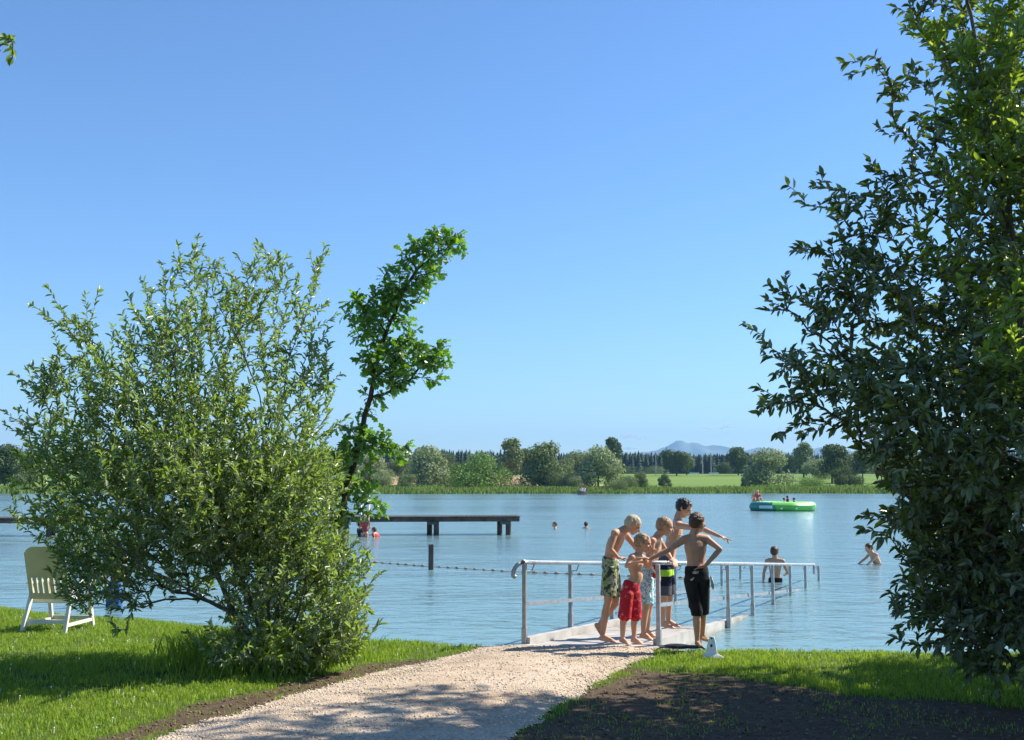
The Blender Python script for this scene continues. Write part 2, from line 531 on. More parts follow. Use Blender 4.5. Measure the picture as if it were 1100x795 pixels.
# clover blossoms, a sprinkling of white dots
n = 420
fx = RNG.uniform(-7, 5, n); fy = RNG.uniform(7, 15, n)
k = (shore_y(fx) - fy > .4) & (path_sd(fx, fy) < -.1) & (soil_amt(fx, fy) < .2) & (fbm(fx, fy, .9, 77) > .47)
fx, fy = fx[k], fy[k]
white = simple('blossom_white', [(0.3, (.75, .75, .7)), (.7, (.85, .85, .8))], rough=.8)
bm = bmesh.new()
for a, b in zip(fx, fy):
    r = random.uniform(.004, .0075)
    zz = float(ground_z(a, b)) + .04
    bm_sph(bm, (a, b, zz), r, 1)
    bm_cyl(bm, (a, b, zz - .08), (a, b, zz), .0015, n=3)
tag(bm_obj('clover_blossoms', bm, white), 'tiny white clover blossoms sprinkled over the lawn', 'clover blossoms', kind='stuff')

# ------------------------------------------------------------------ water
def water_material():
    m, nt, out = new_mat('lake_water')
    tc = N(nt, 'ShaderNodeTexCoord')
    def nz(scale, stretch, detail, rough=.55):
        mp = N(nt, 'ShaderNodeMapping'); mp.inputs['Scale'].default_value = stretch
        L(nt, tc.outputs['Object'], mp.inputs[0])
        n_ = N(nt, 'ShaderNodeTexNoise'); n_.inputs['Scale'].default_value = scale; n_.inputs['Detail'].default_value = detail
        n_.inputs['Roughness'].default_value = rough
        n_.inputs['Distortion'].default_value = 0.3
        L(nt, mp.outputs[0], n_.inputs['Vector'])
        return n_.outputs['Fac']
    a = nz(2.6, (0.75, 1.3, 1), 4, .55)
    b = nz(0.35, (0.5, 1.2, 1), 3)
    big = nz(0.045, (0.35, 1.6, 1), 4)
    ad = N(nt, 'ShaderNodeMath', operation='MULTIPLY'); L(nt, b, ad.inputs[0]); ad.inputs[1].default_value = 2.5
    ad2 = N(nt, 'ShaderNodeMath', operation='ADD'); L(nt, a, ad2.inputs[0]); L(nt, ad.outputs[0], ad2.inputs[1])
    cr = N(nt, 'ShaderNodeMapRange'); cr.inputs['From Min'].default_value = .35; cr.inputs['From Max'].default_value = .65
    cr.inputs['To Min'].default_value = .25; cr.inputs['To Max'].default_value = 1.0
    L(nt, big, cr.inputs['Value'])
    bp = N(nt, 'ShaderNodeBump'); bp.inputs['Distance'].default_value = 0.075
    L(nt, cr.outputs[0], bp.inputs['Strength'])
    L(nt, ad2.outputs[0], bp.inputs['Height'])
    gl = N(nt, 'ShaderNodeBsdfGlossy'); gl.inputs['Roughness'].default_value = 0.13
    L(nt, bp.outputs[0], gl.inputs['Normal'])
    df = N(nt, 'ShaderNodeBsdfDiffuse'); df.inputs['Color'].default_value = (0.225, 0.40, 0.43, 1)
    tr = N(nt, 'ShaderNodeBsdfTransparent'); tr.inputs['Color'].default_value = (0.55, 0.75, 0.72, 1)
    body = N(nt, 'ShaderNodeMixShader'); body.inputs[0].default_value = 0.28
    L(nt, df.outputs[0], body.inputs[1]); L(nt, tr.outputs[0], body.inputs[2])
    fr = N(nt, 'ShaderNodeFresnel'); fr.inputs['IOR'].default_value = 1.333
    L(nt, bp.outputs[0], fr.inputs['Normal'])
    mix = N(nt, 'ShaderNodeMixShader')
    L(nt, fr.outputs[0], mix.inputs[0]); L(nt, body.outputs[0], mix.inputs[1]); L(nt, gl.outputs[0], mix.inputs[2])
    L(nt, mix.outputs[0], out.inputs['Surface'])
    return m
wv = [(-400, 8, 0), (400, 8, 0), (400, 172, 0), (-400, 172, 0)]
tag(link_mesh('water', np_mesh('water', np.array(wv), np.array([[0, 1, 2, 3]]), water_material())), kind='structure')

# ------------------------------------------------------------------ plant growing
def sample_blobs(blobs, Y0, n, rng, dspread=1.0, yoff=0.0, mass=1.0):
    """points in a union of soft balls given by outline position (px,py), radius in px, weight"""
    w = np.array([b[2] ** 2 * (b[3] if len(b) > 3 else 1) for b in blobs], dtype=float)
    idx = rng.choice(len(blobs), n, p=w / w.sum())
    P = []
    for i in idx:
        b = blobs[i]
        d = rng.normal(size=3); d /= np.linalg.norm(d)
        rr = rng.random() ** (1 / 2.6)
        rad = b[2] / FPX * Y0
        dy = b[4] if len(b) > 4 else 0
        c = at(b[0], b[1], Y0 + dy + yoff)
        P.append(c + d * rr * rad * np.array([1, dspread, 1]))
    return np.array(P)

def grow(stems, targets, rng, step=0.12, gravity=0.15, bias=0.35, sag=0.0, whip=None):
    """attach each target to the nearest growing branch; returns node arrays"""
    pos = []; par = []; plen = []; isstem = []
    for st in stems:
        prev = -1
        pts = [np.array(p, float) for p in st]
        for a, b in zip(pts[:-1], pts[1:]):
            m = max(1, int(np.linalg.norm(b - a) / step))
            for q in range(0 if prev == -1 else 1, m + 1):
                p = a + (b - a) * q / m + (rng.normal(0, .012, 3) if q else 0)
                pos.append(p); par.append(prev)
                plen.append(0 if prev < 0 else plen[prev] + np.linalg.norm(p - pos[prev]))
                prev = len(pos) - 1
    centre = targets.mean(0)
    cap = len(targets) * 50 + len(pos) + 10
    A = np.zeros((cap, 3)); A[:len(pos)] = pos
    PL = np.zeros(cap); PL[:len(pos)] = plen
    par = list(par); n = len(pos)
    base = A[0].copy()
    order = np.argsort(np.linalg.norm(targets - base, axis=1) + rng.normal(0, .15, len(targets)))
    tips = []
    for ti in order:
        T = targets[ti]
        d = np.linalg.norm(A[:n] - T, axis=1)
        cost = d + bias * PL[:n] * 0.5 + 0.25 * np.maximum(A[:n, 2] - T[2] + sag, 0)
        j = int(np.argmin(cost))
        S = A[j]; dist = d[j]
        if dist < 0.03: continue
        pj = par[j]
        tan = (S - A[pj]) / (np.linalg.norm(S - A[pj]) + 1e-9) if pj >= 0 else np.array([0, 0, 1.])
        m = max(2, int(math.ceil(dist / step)))
        ctrl = S + (tan * .5 + (T - S) / dist * .5) * dist * .45 + rng.normal(0, .03, 3) * dist + np.array([0, 0, gravity * dist * .4])
        prev = j; chain = [j]
        for q in range(1, m + 1):
            t = q / m
            p = S * (1 - t) ** 2 + ctrl * 2 * t * (1 - t) + T * t * t
            if q < m: p = p + rng.normal(0, .008, 3)
            if n >= cap: break
            A[n] = p; PL[n] = PL[prev] + np.linalg.norm(p - A[prev]); par.append(prev); prev = n; chain.append(n); n += 1
        if whip:
            wl = rng.uniform(whip[0], whip[1]); hd_ = A[prev] - A[par[prev]]; hd_ = hd_ / (np.linalg.norm(hd_) + 1e-9)
            ow = A[prev] - centre; ow[2] *= .4; ow = ow / (np.linalg.norm(ow) + 1e-9)
            wd = hd_ * .5 + ow * whip[3] + np.array([0, 0, whip[2]]) + rng.normal(0, .22, 3); wd /= np.linalg.norm(wd)
            k_ = max(2, int(wl / .09))
            for q in range(k_):
                if n >= cap: break
                A[n] = A[prev] + wd * wl / k_; PL[n] = PL[prev] + wl / k_; par.append(prev); prev = n; chain.append(n); n += 1
                wd = wd + rng.normal(0, .06, 3) + np.array([0, 0, whip[4]]); wd /= np.linalg.norm(wd)
        tips.append(chain)
    return A[:n].copy(), np.array(par), PL[:n].copy(), tips

def branch_mesh(name, A, par, mat, r0=0.0028, expo=2.35, rmax=0.09, sides=6, flare=None):
    n = len(A)
    s = np.zeros(n)
    kids = np.zeros(n, int)
    for i in range(n):
        if par[i] >= 0: kids[par[i]] += 1
    s[kids == 0] = r0 ** expo
    for i in range(n - 1, -1, -1):
        if par[i] >= 0: s[par[i]] += s[i] * 1.004
    rad = np.minimum(s ** (1 / expo), rmax)
    e = np.where(par >= 0)[0]
    a, b = A[par[e]], A[e]
    ra, rb = rad[par[e]], rad[e]
    # where a thin twig leaves a thick limb start thin
    ra = np.minimum(ra, rb * 1.35)
    d = b - a; ln = np.linalg.norm(d, axis=1, keepdims=True) + 1e-9; d = d / ln
    h = np.where(np.abs(d[:, 2:3]) < .9, np.array([[0, 0, 1.]]), np.array([[1., 0, 0]]))
    u = np.cross(d, h); u /= np.linalg.norm(u, axis=1, keepdims=True) + 1e-9
    v = np.cross(d, u)
    th = np.arange(sides) / sides * 2 * math.pi
    ring = u[:, None] * np.cos(th)[None, :, None] + v[:, None] * np.sin(th)[None, :, None]
    a2 = a - d * (ra[:, None] * 0.3)
    Va = a2[:, None] + ring * ra[:, None, None]; Vb = b[:, None] + ring * rb[:, None, None]
    V = np.concatenate([Va, Vb], 1).reshape(-1, 3)
    k = np.arange(sides)
    Fq = np.stack([k, (k + 1) % sides, (k + 1) % sides + sides, k + sides], 1)
    F = (Fq[None] + (2 * sides) * np.arange(len(e))[:, None, None]).reshape(-1, 4)
    return np_mesh(name, V, F, mat, smooth=True), rad

LANCE = np.array([[0, 0, 0], [.3, .5, .10], [.68, .42, .10], [1, 0, -.06], [.68, -.42, .10], [.3, -.5, .10]])
OAK = np.array([[0, 0, 0], [.22, .22, .04], [.30, .14, .02], [.48, .40, .06], [.56, .24, .02], [.74, .50, .06], [.82, .28, .0],
                [1, 0, -.05], [.82, -.28, .0], [.74, -.50, .06], [.56, -.24, .02], [.48, -.40, .06], [.30, -.14, .02], [.22, -.22, .04]])

def leaves_mesh(name, A, tips, rng, mat, length=.08, width=.3, spacing=.02, span=.45, tmpl=LANCE, outset=50, droop=.15, whorl=False, lmin=.6, dens=1.0):
    P = []; D = []; 
    for ch in tips:
        pts = A[ch]
        seg = np.linalg.norm(np.diff(pts, axis=0), axis=1)
        tot = seg.sum(); cum = np.concatenate([[0], np.cumsum(seg)])
        st = max(0.0, tot - span)
        ss = np.arange(st, tot, spacing) + rng.uniform(0, spacing)
        ss = ss[ss < tot]
        if dens < 1: ss = ss[rng.random(len(ss)) < dens]
        ss = np.concatenate([ss, np.full(3, tot - 1e-4)])
        ii = np.clip(np.searchsorted(cum, ss) - 1, 0, len(seg) - 1)
        f = ((ss - cum[ii]) / seg[ii])[:, None]
        P.append(pts[ii] * (1 - f) + pts[ii + 1] * f)
        D.append((pts[ii + 1] - pts[ii]) / seg[ii][:, None])
    P = np.concatenate(P); D = np.concatenate(D); n = len(P)
    r = rng.normal(size=(n, 3)); r -= (r * D).sum(1, keepdims=True) * D; r /= np.linalg.norm(r, axis=1, keepdims=True) + 1e-9
    ang = np.radians(rng.normal(outset, 14, n))[:, None]
    X = D * np.cos(ang) + r * np.sin(ang); X[:, 2] -= droop * rng.random(n)
    X /= np.linalg.norm(X, axis=1, keepdims=True)
    up = np.array([0, 0, 1.]) + rng.normal(0, .55, (n, 3))
    Yv = np.cross(up, X); Yv /= np.linalg.norm(Yv, axis=1, keepdims=True) + 1e-9
    Z = np.cross(X, Yv)
    Ls = length * (lmin + (1.15 - lmin) * rng.random(n)); Ws = Ls * width * rng.uniform(.8, 1.2, n) * 2
    T = tmpl
    bend = T.copy()
    Vv = P[:, None] + X[:, None] * (T[None, :, 0:1] * Ls[:, None, None]) + Yv[:, None] * (T[None, :, 1:2] * Ws[:, None, None]) \
        + Z[:, None] * ((T[None, :, 2:3] - .18 * T[None, :, 0:1] ** 2) * Ls[:, None, None])
    m = len(T); h = m // 2
    V = Vv.reshape(-1, 3)
    off = m * np.arange(n)[:, None]
    if m == 6:
        F = np.concatenate([off + np.array([[0, 1, 2, 3]]), off + np.array([[0, 3, 4, 5]])])
    else:
        fs = []
        for i in range(1, h):            # fan from the midrib: quads pairing both sides
            fs.append([i, i + 1, m - i - 1, m - i])
        F = [off + np.array([[0, 1, m - 1, m - 1]])]
        F = np.concatenate([off + np.array([f]) for f in fs if len(set(f)) == 4])
        tri = np.concatenate([off + np.array([[0, 1, m - 1]]), off + np.array([[h - 1, h, h + 1]])])
        me = np_mesh(name, V, np.concatenate([F, ]), mat)
        # append triangles as a second mesh joined through bmesh-free path
        Vt = V; 
        allF = [tuple(q) for q in F.tolist()] + [tuple(q) for q in tri.tolist()]
        me2 = bpy.data.meshes.new(name)
        me2.from_pydata(V.tolist(), [], allF)
        me2.materials.append(mat)
        me2.update()
        return me2, n
    return np_mesh(name, V, F, mat), n

bark_g = simple('bark_grey', [(.35, (.06, .052, .04)), (.6, (.14, .125, .10)), (.8, (.22, .2, .16))], 18, .9, bump=.6, bscale=60, spec=.1, stretch=(1, 1, .3))
bark_b = simple('bark_brown', [(.35, (.045, .035, .025)), (.6, (.10, .08, .06)), (.8, (.16, .13, .1))], 18, .9, bump=.6, bscale=60, spec=.1, stretch=(1, 1, .3))

willow_leaf = leaf_mat('willow_leaf', [(.12, .185, .042), (.17, .25, .06), (.22, .31, .08), (.14, .21, .052), (.28, .36, .12)], under=(.34, .38, .25), trans=.36, gloss=.30, tcol=(1.7, 1.8, .7), spec=.5)
sallow_leaf = leaf_mat('sallow_leaf', [(.065, .095, .028), (.10, .14, .035), (.08, .115, .03), (.16, .21, .055), (.11, .15, .04)], under=(.19, .23, .14), trans=.26, gloss=.28, tcol=(1.7, 1.8, .6), spec=.45)
shoot_or_sunlit_leaf = leaf_mat('young_or_sunlit_leaf', [(.16, .25, .04), (.24, .34, .06), (.32, .42, .10)], under=(.28, .34, .15), trans=.48, gloss=.32, tcol=(1.4, 1.4, .6))  # young shoots on the bush; on the sallow, sunlight painted into the leaf colour
oak_leaf = leaf_mat('oak_leaf', [(.07, .16, .02), (.12, .25, .025), (.16, .30, .03), (.09, .20, .02)], under=(.15, .24, .08), trans=.38, gloss=.33, tcol=(1.7, 1.8, .5), spec=.5)

# --- the willow bush on the left
rb = np.random.default_rng(101)
YB = 10.75
base = np.array([*G(292, 712), 0.1])
def off(a, dx, dy=0): return base + np.array([dx, dy, 0])
BUSH = [(268, 285, 34, .8), (305, 300, 34, .55), (215, 290, 34, .7), (168, 300, 26, .5), (330, 330, 28, .45), (345, 290, 12, .5), (255, 350, 70, .75), (180, 360, 55, .9), (320, 390, 45, .6),
        (84, 345, 26, .8), (100, 390, 36, .9), (60, 400, 24, .8), (35, 415, 18, .8), (130, 420, 50, 1), (55, 460, 40, .8), (28, 455, 20, .7), (200, 440, 75, 1.1), (290, 450, 60, .95), (345, 440, 30, .7),
        (100, 500, 55, 1.1), (35, 500, 26, .7), (150, 540, 70, 1.2), (220, 530, 75, 1.2), (300, 530, 70, 1.1), (350, 520, 30, .8), (75, 560, 40, 1), (22, 548, 24, .5), (60, 535, 30, .5),
        (110, 600, 42, 1.1), (95, 640, 24, .8), (130, 650, 26, .8), (165, 600, 45, 1.1), (210, 600, 50, 1.0), (250, 590, 60, 1.2), (300, 600, 60, 1.2), (345, 600, 42, 1.1), (375, 630, 26, 1),
        (280, 660, 45, 1.6), (330, 650, 50, 1.7), (340, 600, 50, 1.2), (240, 560, 60, 1), (370, 670, 32, 1.8), (300, 700, 40, 1.9), (345, 700, 34, 2.0), (372, 690, 22, 1.6), (250, 700, 34, 1), (130, 675, 9, .8), (205, 645, 14, .4), (265, 640, 30, 1)]
BUSH += [(100, 585, 40, 1.3), (90, 620, 30, 1.2), (70, 555, 30, 1.1), (140, 620, 32, 1.1), (250, 540, 90, 1.0), (180, 500, 80, 1.0), (310, 560, 80, 1.0), (45, 500, 22, .8), (15, 440, 10, .4), (30, 590, 8, .2)]
BUSH = [(b[0] - (6 if b[0] > 320 else 0) + (8 if b[0] < 60 else 0), b[1] + (10 if b[1] < 480 else 2), b[2] * .86, b[3], rb.uniform(-.75, .75) * min(1.0, b[2] / 40)) for b in BUSH]
T = sample_blobs(BUSH, YB, 3300, rb, 1.3)
T = T[T[:, 2] > ground_z(T[:, 0], T[:, 1]) + .12]
def P3(px, py, dy=0): return at(px, py, YB + dy)
stems = [[off(0, 0), P3(286, 600, 0), P3(283, 500, .1), P3(278, 425, .1), P3(255, 360, 0), P3(215, 300, -.1)],
         [off(0, .04), P3(300, 560, .3), P3(300, 450, .4), P3(310, 380, .4), P3(335, 320, .4)],
         [off(0, -.05), P3(250, 660, -.2), P3(215, 640, -.4), P3(150, 605, -.5), P3(100, 560, -.6)],
         [off(0, -.1), P3(220, 590, .3), P3(170, 480, .4), P3(120, 400, .5)],
         [off(0, -.03, .08), P3(240, 560, -.5), P3(200, 450, -.5), P3(175, 340, -.5)],
         [off(0, .1), P3(330, 620, -.2), P3(350, 540, -.3)],
         [off(0, .05, -.1), P3(262, 668, .2), P3(228, 645, .3), P3(180, 632, .4)]]
A, par, pl, tips = grow(stems, T, rb, gravity=.22, whip=(.08, .30, .75, .40, .03))
t = thing('willow_bush', 'tall airy willow bush with slender silvery green leaves on the lawn left of the path', 'bush', base)
def child_at(me, name, root):
    me.transform(Matrix.Translation(-root.location))
    return link_mesh(name, me, root)
me, rad = branch_mesh('stems', A, par, bark_g, r0=.0017, rmax=.032)
child_at(me, 'stems', t)
me, nl = leaves_mesh('foliage', A, tips, rb, willow_leaf, length=.078, width=.145, spacing=.0165, span=.46, outset=38, droop=.06, lmin=.35)
child_at(me, 'foliage', t)
print('bush leaves', nl, 'nodes', len(A))
# fresh basal shoots of the bush
S = sample_blobs([(380, 650, 22, 1, -.1), (365, 690, 24, 1, -.3), (330, 700, 26, 1, -.5), (300, 690, 26, 1, -.6), (388, 600, 12, .6, 0), (270, 705, 18, .6, -.5)], YB, 130, rb, 1.2)
S = S[S[:, 2] > .25]
A, par, pl, tips = grow([[base + np.array([.1, -.1, 0]), P3(340, 690, -.2), P3(365, 680, 0)]], S, rb, gravity=.4)
me, rad = branch_mesh('shoot', A, par, shoot_or_sunlit_leaf, r0=.002, rmax=.012)
child_at(me, 'shoot', t)
me, nl = leaves_mesh('young_or_sunlit_foliage', A, tips, rb, shoot_or_sunlit_leaf, length=.085, width=.17, spacing=.02, span=.5, outset=40)
child_at(me, 'young_or_sunlit_foliage', t)

# --- the leaning oak sapling
ro = np.random.default_rng(55)
YO = 11.7
OAKB = [(488, 262, 15, 1), (468, 262, 16, 1), (446, 266, 12, 1), (462, 286, 18, 1), (440, 282, 14, 1), (430, 303, 20, 1.1), (452, 306, 14, .8), (408, 318, 16, 1.1), (428, 328, 18, 1.1), (385, 330, 15, 1), (400, 345, 16, 1.1), (378, 322, 8, .7),
        (415, 356, 22, 1.1), (440, 365, 16, 1), (435, 385, 22, 1.1), (460, 378, 16, 1), (482, 376, 13, 1), (465, 398, 14, .9), (408, 385, 22, 1.1), (388, 365, 10, .7), (396, 400, 12, .9), (425, 408, 18, 1), (405, 428, 13, .8), (392, 440, 8, .5),
        (425, 481, 13, 1), (405, 478, 14, 1), (385, 470, 14, 1), (372, 490, 16, 1), (392, 495, 14, 1), (380, 515, 18, 1), (400, 525, 14, 1), (405, 545, 14, .9), (388, 540, 12, .8), (362, 530, 14, 1), (370, 555, 12, .8), (355, 575, 12, .7), (368, 465, 10, .7)]
OAKB = [(b[0], b[1], b[2] * 1.12, b[3]) for b in OAKB]
T = sample_blobs(OAKB, YO, 400, ro, 1.3)
bo = np.array([*G(345, 700), .1])
def PO(px, py, dy=0): return at(px, py, YO + dy)
A, par, pl, tips = grow([[bo, PO(352, 620), PO(362, 570), PO(374, 520), PO(384, 480), PO(392, 445), PO(400, 410), PO(408, 375), PO(418, 345), PO(440, 300), PO(470, 270)]], T, ro, gravity=.1)
t = thing('oak_sapling', 'slender young oak leaning right with clumps of glossy lobed leaves, rising behind the willow bush', 'tree', bo)
me, rad = branch_mesh('trunk', A, par, bark_b, r0=.0032, rmax=.034)
child_at(me, 'trunk', t)
me, nl = leaves_mesh('crown', A, tips, ro, oak_leaf, length=.115, width=.27, spacing=.017, span=.2, tmpl=OAK, outset=58, droop=.4, lmin=.55)
child_at(me, 'crown', t)
print('oak leaves', nl)

# --- the big dark sallow on the right
rr_ = np.random.default_rng(202)
YR = 9.0
BIG = [(985, 15, 22, .9), (1010, 60, 36, 1), (1050, 20, 50, .9), (1090, 60, 50, .9), (940, 75, 16, .9), (918, 62, 9, .7), (965, 95, 18, .7), (985, 140, 30, .9), (1040, 120, 60, .8), (1095, 150, 60, .9),
       (950, 185, 14, .5), (880, 205, 22, .9), (905, 225, 22, .9), (870, 250, 10, .6), (930, 240, 30, .9), (965, 220, 30, .8), (880, 270, 16, .8), (915, 280, 30, 1), (865, 275, 8, .5), (1000, 220, 60, .9), (1070, 240, 80, 1),
       (790, 285, 8, .6), (808, 318, 11, .8), (825, 330, 9, .7), (785, 356, 6, .6), (812, 352, 8, .7), (850, 325, 14, .8), (875, 325, 22, 1), (905, 340, 32, 1.1), (950, 310, 45, 1), (1000, 330, 70, 1.1), (1070, 350, 90, 1.2),
       (850, 380, 18, .9), (845, 428, 14, 1), (830, 432, 9, .8), (870, 420, 20, 1), (905, 400, 34, 1.1), (890, 450, 20, .9), (850, 465, 9, .7), (930, 440, 34, 1.1), (960, 400, 45, 1.2), (1010, 450, 80, 1.3), (1080, 470, 90, 1.3),
       (935, 495, 18, 1), (970, 540, 28, 1.2), (935, 560, 12, .9), (929, 572, 7, .8), (1000, 560, 60, 1.3), (1060, 570, 80, 1.4), (984, 600, 26, 1.1), (932, 552, 8, .8), (950, 635, 14, .9), (1020, 640, 50, 1.3), (985, 660, 22, 1),
       (1070, 660, 60, 1.4), (975, 690, 10, .6), (1010, 695, 20, .9), (1100, 700, 40, 1.2), (1060, 712, 22, 1.1), (1140, 150, 90, 1), (1150, 300, 110, 1.1), (1160, 450, 120, 1.2), (1150, 600, 100, 1.2), (1160, 20, 80, .9),
       (1040, -60, 50, .8), (1120, -90, 90, .8), (1230, -30, 100, .6), (1260, 150, 110, .6), (1270, 350, 120, .6), (1250, 550, 110, .6), (1200, -150, 80, .5), (1130, -220, 90, .9), (1100, -330, 80, .9), (1190, -320, 100, .8), (1150, -430, 80, .7), (1070, -170, 60, .7), (1000, 620, 50, 1.2), (1050, 560, 80, 1.2), (1100, 60, 60, 1), (1150, -60, 80, 1), (1090, 160, 55, 1), (1200, 60, 80, .8), (1220, -80, 70, .5), (1095, 400, 50, 1.2), (1150, 300, 90, 1.1), (1180, 480, 90, 1.2), (1250, 400, 100, 1.1), (1300, 300, 100, 1), (1320, 500, 100, 1)]
BIG = [(b[0] + (22 if 480 < b[1] < 650 and b[0] < 1045 else 0), b[1], b[2], b[3] * (.62 if b[1] < 260 else .9 if b[1] < 380 else 1.1), rr_.uniform(-1, 1) * min(1.0, b[2] / 50) + (2.0 if i_ >= len(BIG) - 11 else 0)) for i_, b in enumerate(BIG)]
T = sample_blobs(BIG, YR, 5200, rr_, 1.25)
T = T[T[:, 2] > ground_z(T[:, 0], T[:, 1]) + .15]
bt = np.array([*G(1135, 742), .1])
def PR(px, py, dy=0): return at(px, py, YR + dy)
stems = [[bt, PR(1130, 620), PR(1120, 500), PR(1095, 380, .1), PR(1085, 250, .1), PR(1060, 120), PR(1040, 0)],
         [bt + np.array([-.1, .05, 0]), PR(1060, 580, .3), PR(1000, 470, .4), PR(950, 420, .3), PR(905, 380, .2), PR(860, 345, 0)],
         [bt + np.array([-.05, -.1, 0]), PR(1070, 600, -.4), PR(1010, 480, -.6), PR(985, 350, -.6), PR(940, 250, -.5)],
         [bt + np.array([.1, -.05, 0]), PR(1160, 560, -.3), PR(1150, 380, -.4), PR(1150, 200, -.4), PR(1140, 20, -.3), PR(1130, -200, -.2), PR(1140, -380, -.1)],
         [bt + np.array([.15, .05, 0]), PR(1190, 560, .3), PR(1220, 380, .4), PR(1240, 200, .3)],
         [bt + np.array([0, .12, 0]), PR(1060, 640, .3), PR(1000, 610, .5), PR(960, 600, .5)]]
A, par, pl, tips = grow(stems, T, rr_, gravity=.15, whip=(.05, .2, .25, .5, .0))
t = thing('sallow_tree', 'large dense dark leaved tree at the right edge, low twigs hanging over shaded soil', 'tree', bt)
me, rad = branch_mesh('trunk', A, par, bark_g, r0=.003, rmax=.07)
child_at(me, 'trunk', t)
me, nl = leaves_mesh('crown', A, tips, rr_, sallow_leaf, length=.100, width=.19, spacing=.022, span=.42, outset=44, lmin=.4)
child_at(me, 'crown', t)
print('sallow leaves', nl, 'nodes', len(A))

S = sample_blobs([(1070, 90, 40, 1, -.7), (1040, 130, 30, .7, -.7), (1095, 170, 40, 1, -.9), (1050, 200, 30, .7, -.8), (1090, 300, 40, .6, -1.1), (1095, 390, 24, .8, -1.6), (1085, 350, 16, .6, -1.5), (1010, 50, 26, .5, -.3), (1090, 20, 30, .7, -.6), (1020, 260, 30, .3, -.8)], YR, 230, rr_, 1.0)  # outer sallow leaves, paler colour painted in for sunlight on the crown
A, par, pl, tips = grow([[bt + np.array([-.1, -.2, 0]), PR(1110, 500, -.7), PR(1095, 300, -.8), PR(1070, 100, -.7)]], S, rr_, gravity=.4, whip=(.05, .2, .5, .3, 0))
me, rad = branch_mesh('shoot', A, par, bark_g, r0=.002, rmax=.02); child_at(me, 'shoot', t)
me, nl = leaves_mesh('young_or_sunlit_foliage', A, tips, rr_, shoot_or_sunlit_leaf, length=.105, width=.16, spacing=.02, span=.35, outset=38, droop=.0); child_at(me, 'young_or_sunlit_foliage', t)

# --- its neighbour standing just outside the right edge, whose shade covers the bare soil
rn = np.random.default_rng(31)
blobs_n = [(x_, y_, r_, 1, d_) for x_, y_, r_, d_ in ((0, 0, 150, 0), (-90, -80, 110, .5), (90, -60, 120, -.4), (-60, 110, 110, -.5), (70, 120, 120, .5), (-20, -200, 120, 0), (30, -320, 90, .2), (-120, 30, 90, -.8), (0, 210, 100, -.3))]
YN = 10.2
cxn = 550 + 8.6 / YN * FPX
T = sample_blobs([(cxn + b[0], 330 + b[1], b[2], b[3], b[4]) for b in blobs_n], YN, 1500, rn, 1.3)
bn = np.array([8.6, 10.2, .1])
A, par, pl, tips = grow([[bn, bn + np.array([.1, 0, 1.4]), bn + np.array([0, .1, 3]), bn + np.array([-.1, 0, 5])]], T, rn)
t = thing('sallow_tree', 'second sallow standing outside the picture behind the large one at the right edge', 'tree', bn)
me, rad = branch_mesh('trunk', A, par, bark_g, r0=.004, rmax=.10); child_at(me, 'trunk', t)
me, nl = leaves_mesh('crown', A, tips, rn, sallow_leaf, length=.12, width=.25, spacing=.022, span=.42); child_at(me, 'crown', t)

# --- a neighbour beyond the left edge, one twig tip reaches into the picture
rl = np.random.default_rng(11)
YL = 8.0
T = sample_blobs([(2, 52, 15, 3, 0), (-30, 50, 26, 1, 0), (-120, 0, 110, .5, 0), (-200, 120, 120, .4, 0), (-150, -120, 110, .4, 0), (-230, -60, 120, .4, 0)], YL, 330, rl, 1.2)
bl = np.array([-6.0, 8.1, .1])
def PL_(px, py, dy=0): return at(px, py, YL + dy)
A, par, pl, tips = grow([[bl, PL_(-300, 500), PL_(-260, 250), PL_(-220, 60), PL_(-200, -100)]], T, rl)
t = thing('birch_tree', 'tree whose single leafy twig tip pokes in at the upper left edge of the sky', 'tree', bl)
me, rad = branch_mesh('trunk', A, par, bark_g, r0=.004, rmax=.09); child_at(me, 'trunk', t)
me, nl = leaves_mesh('crown', A, tips, rl, willow_leaf, length=.07, width=.25, spacing=.02, span=.35); child_at(me, 'crown', t)

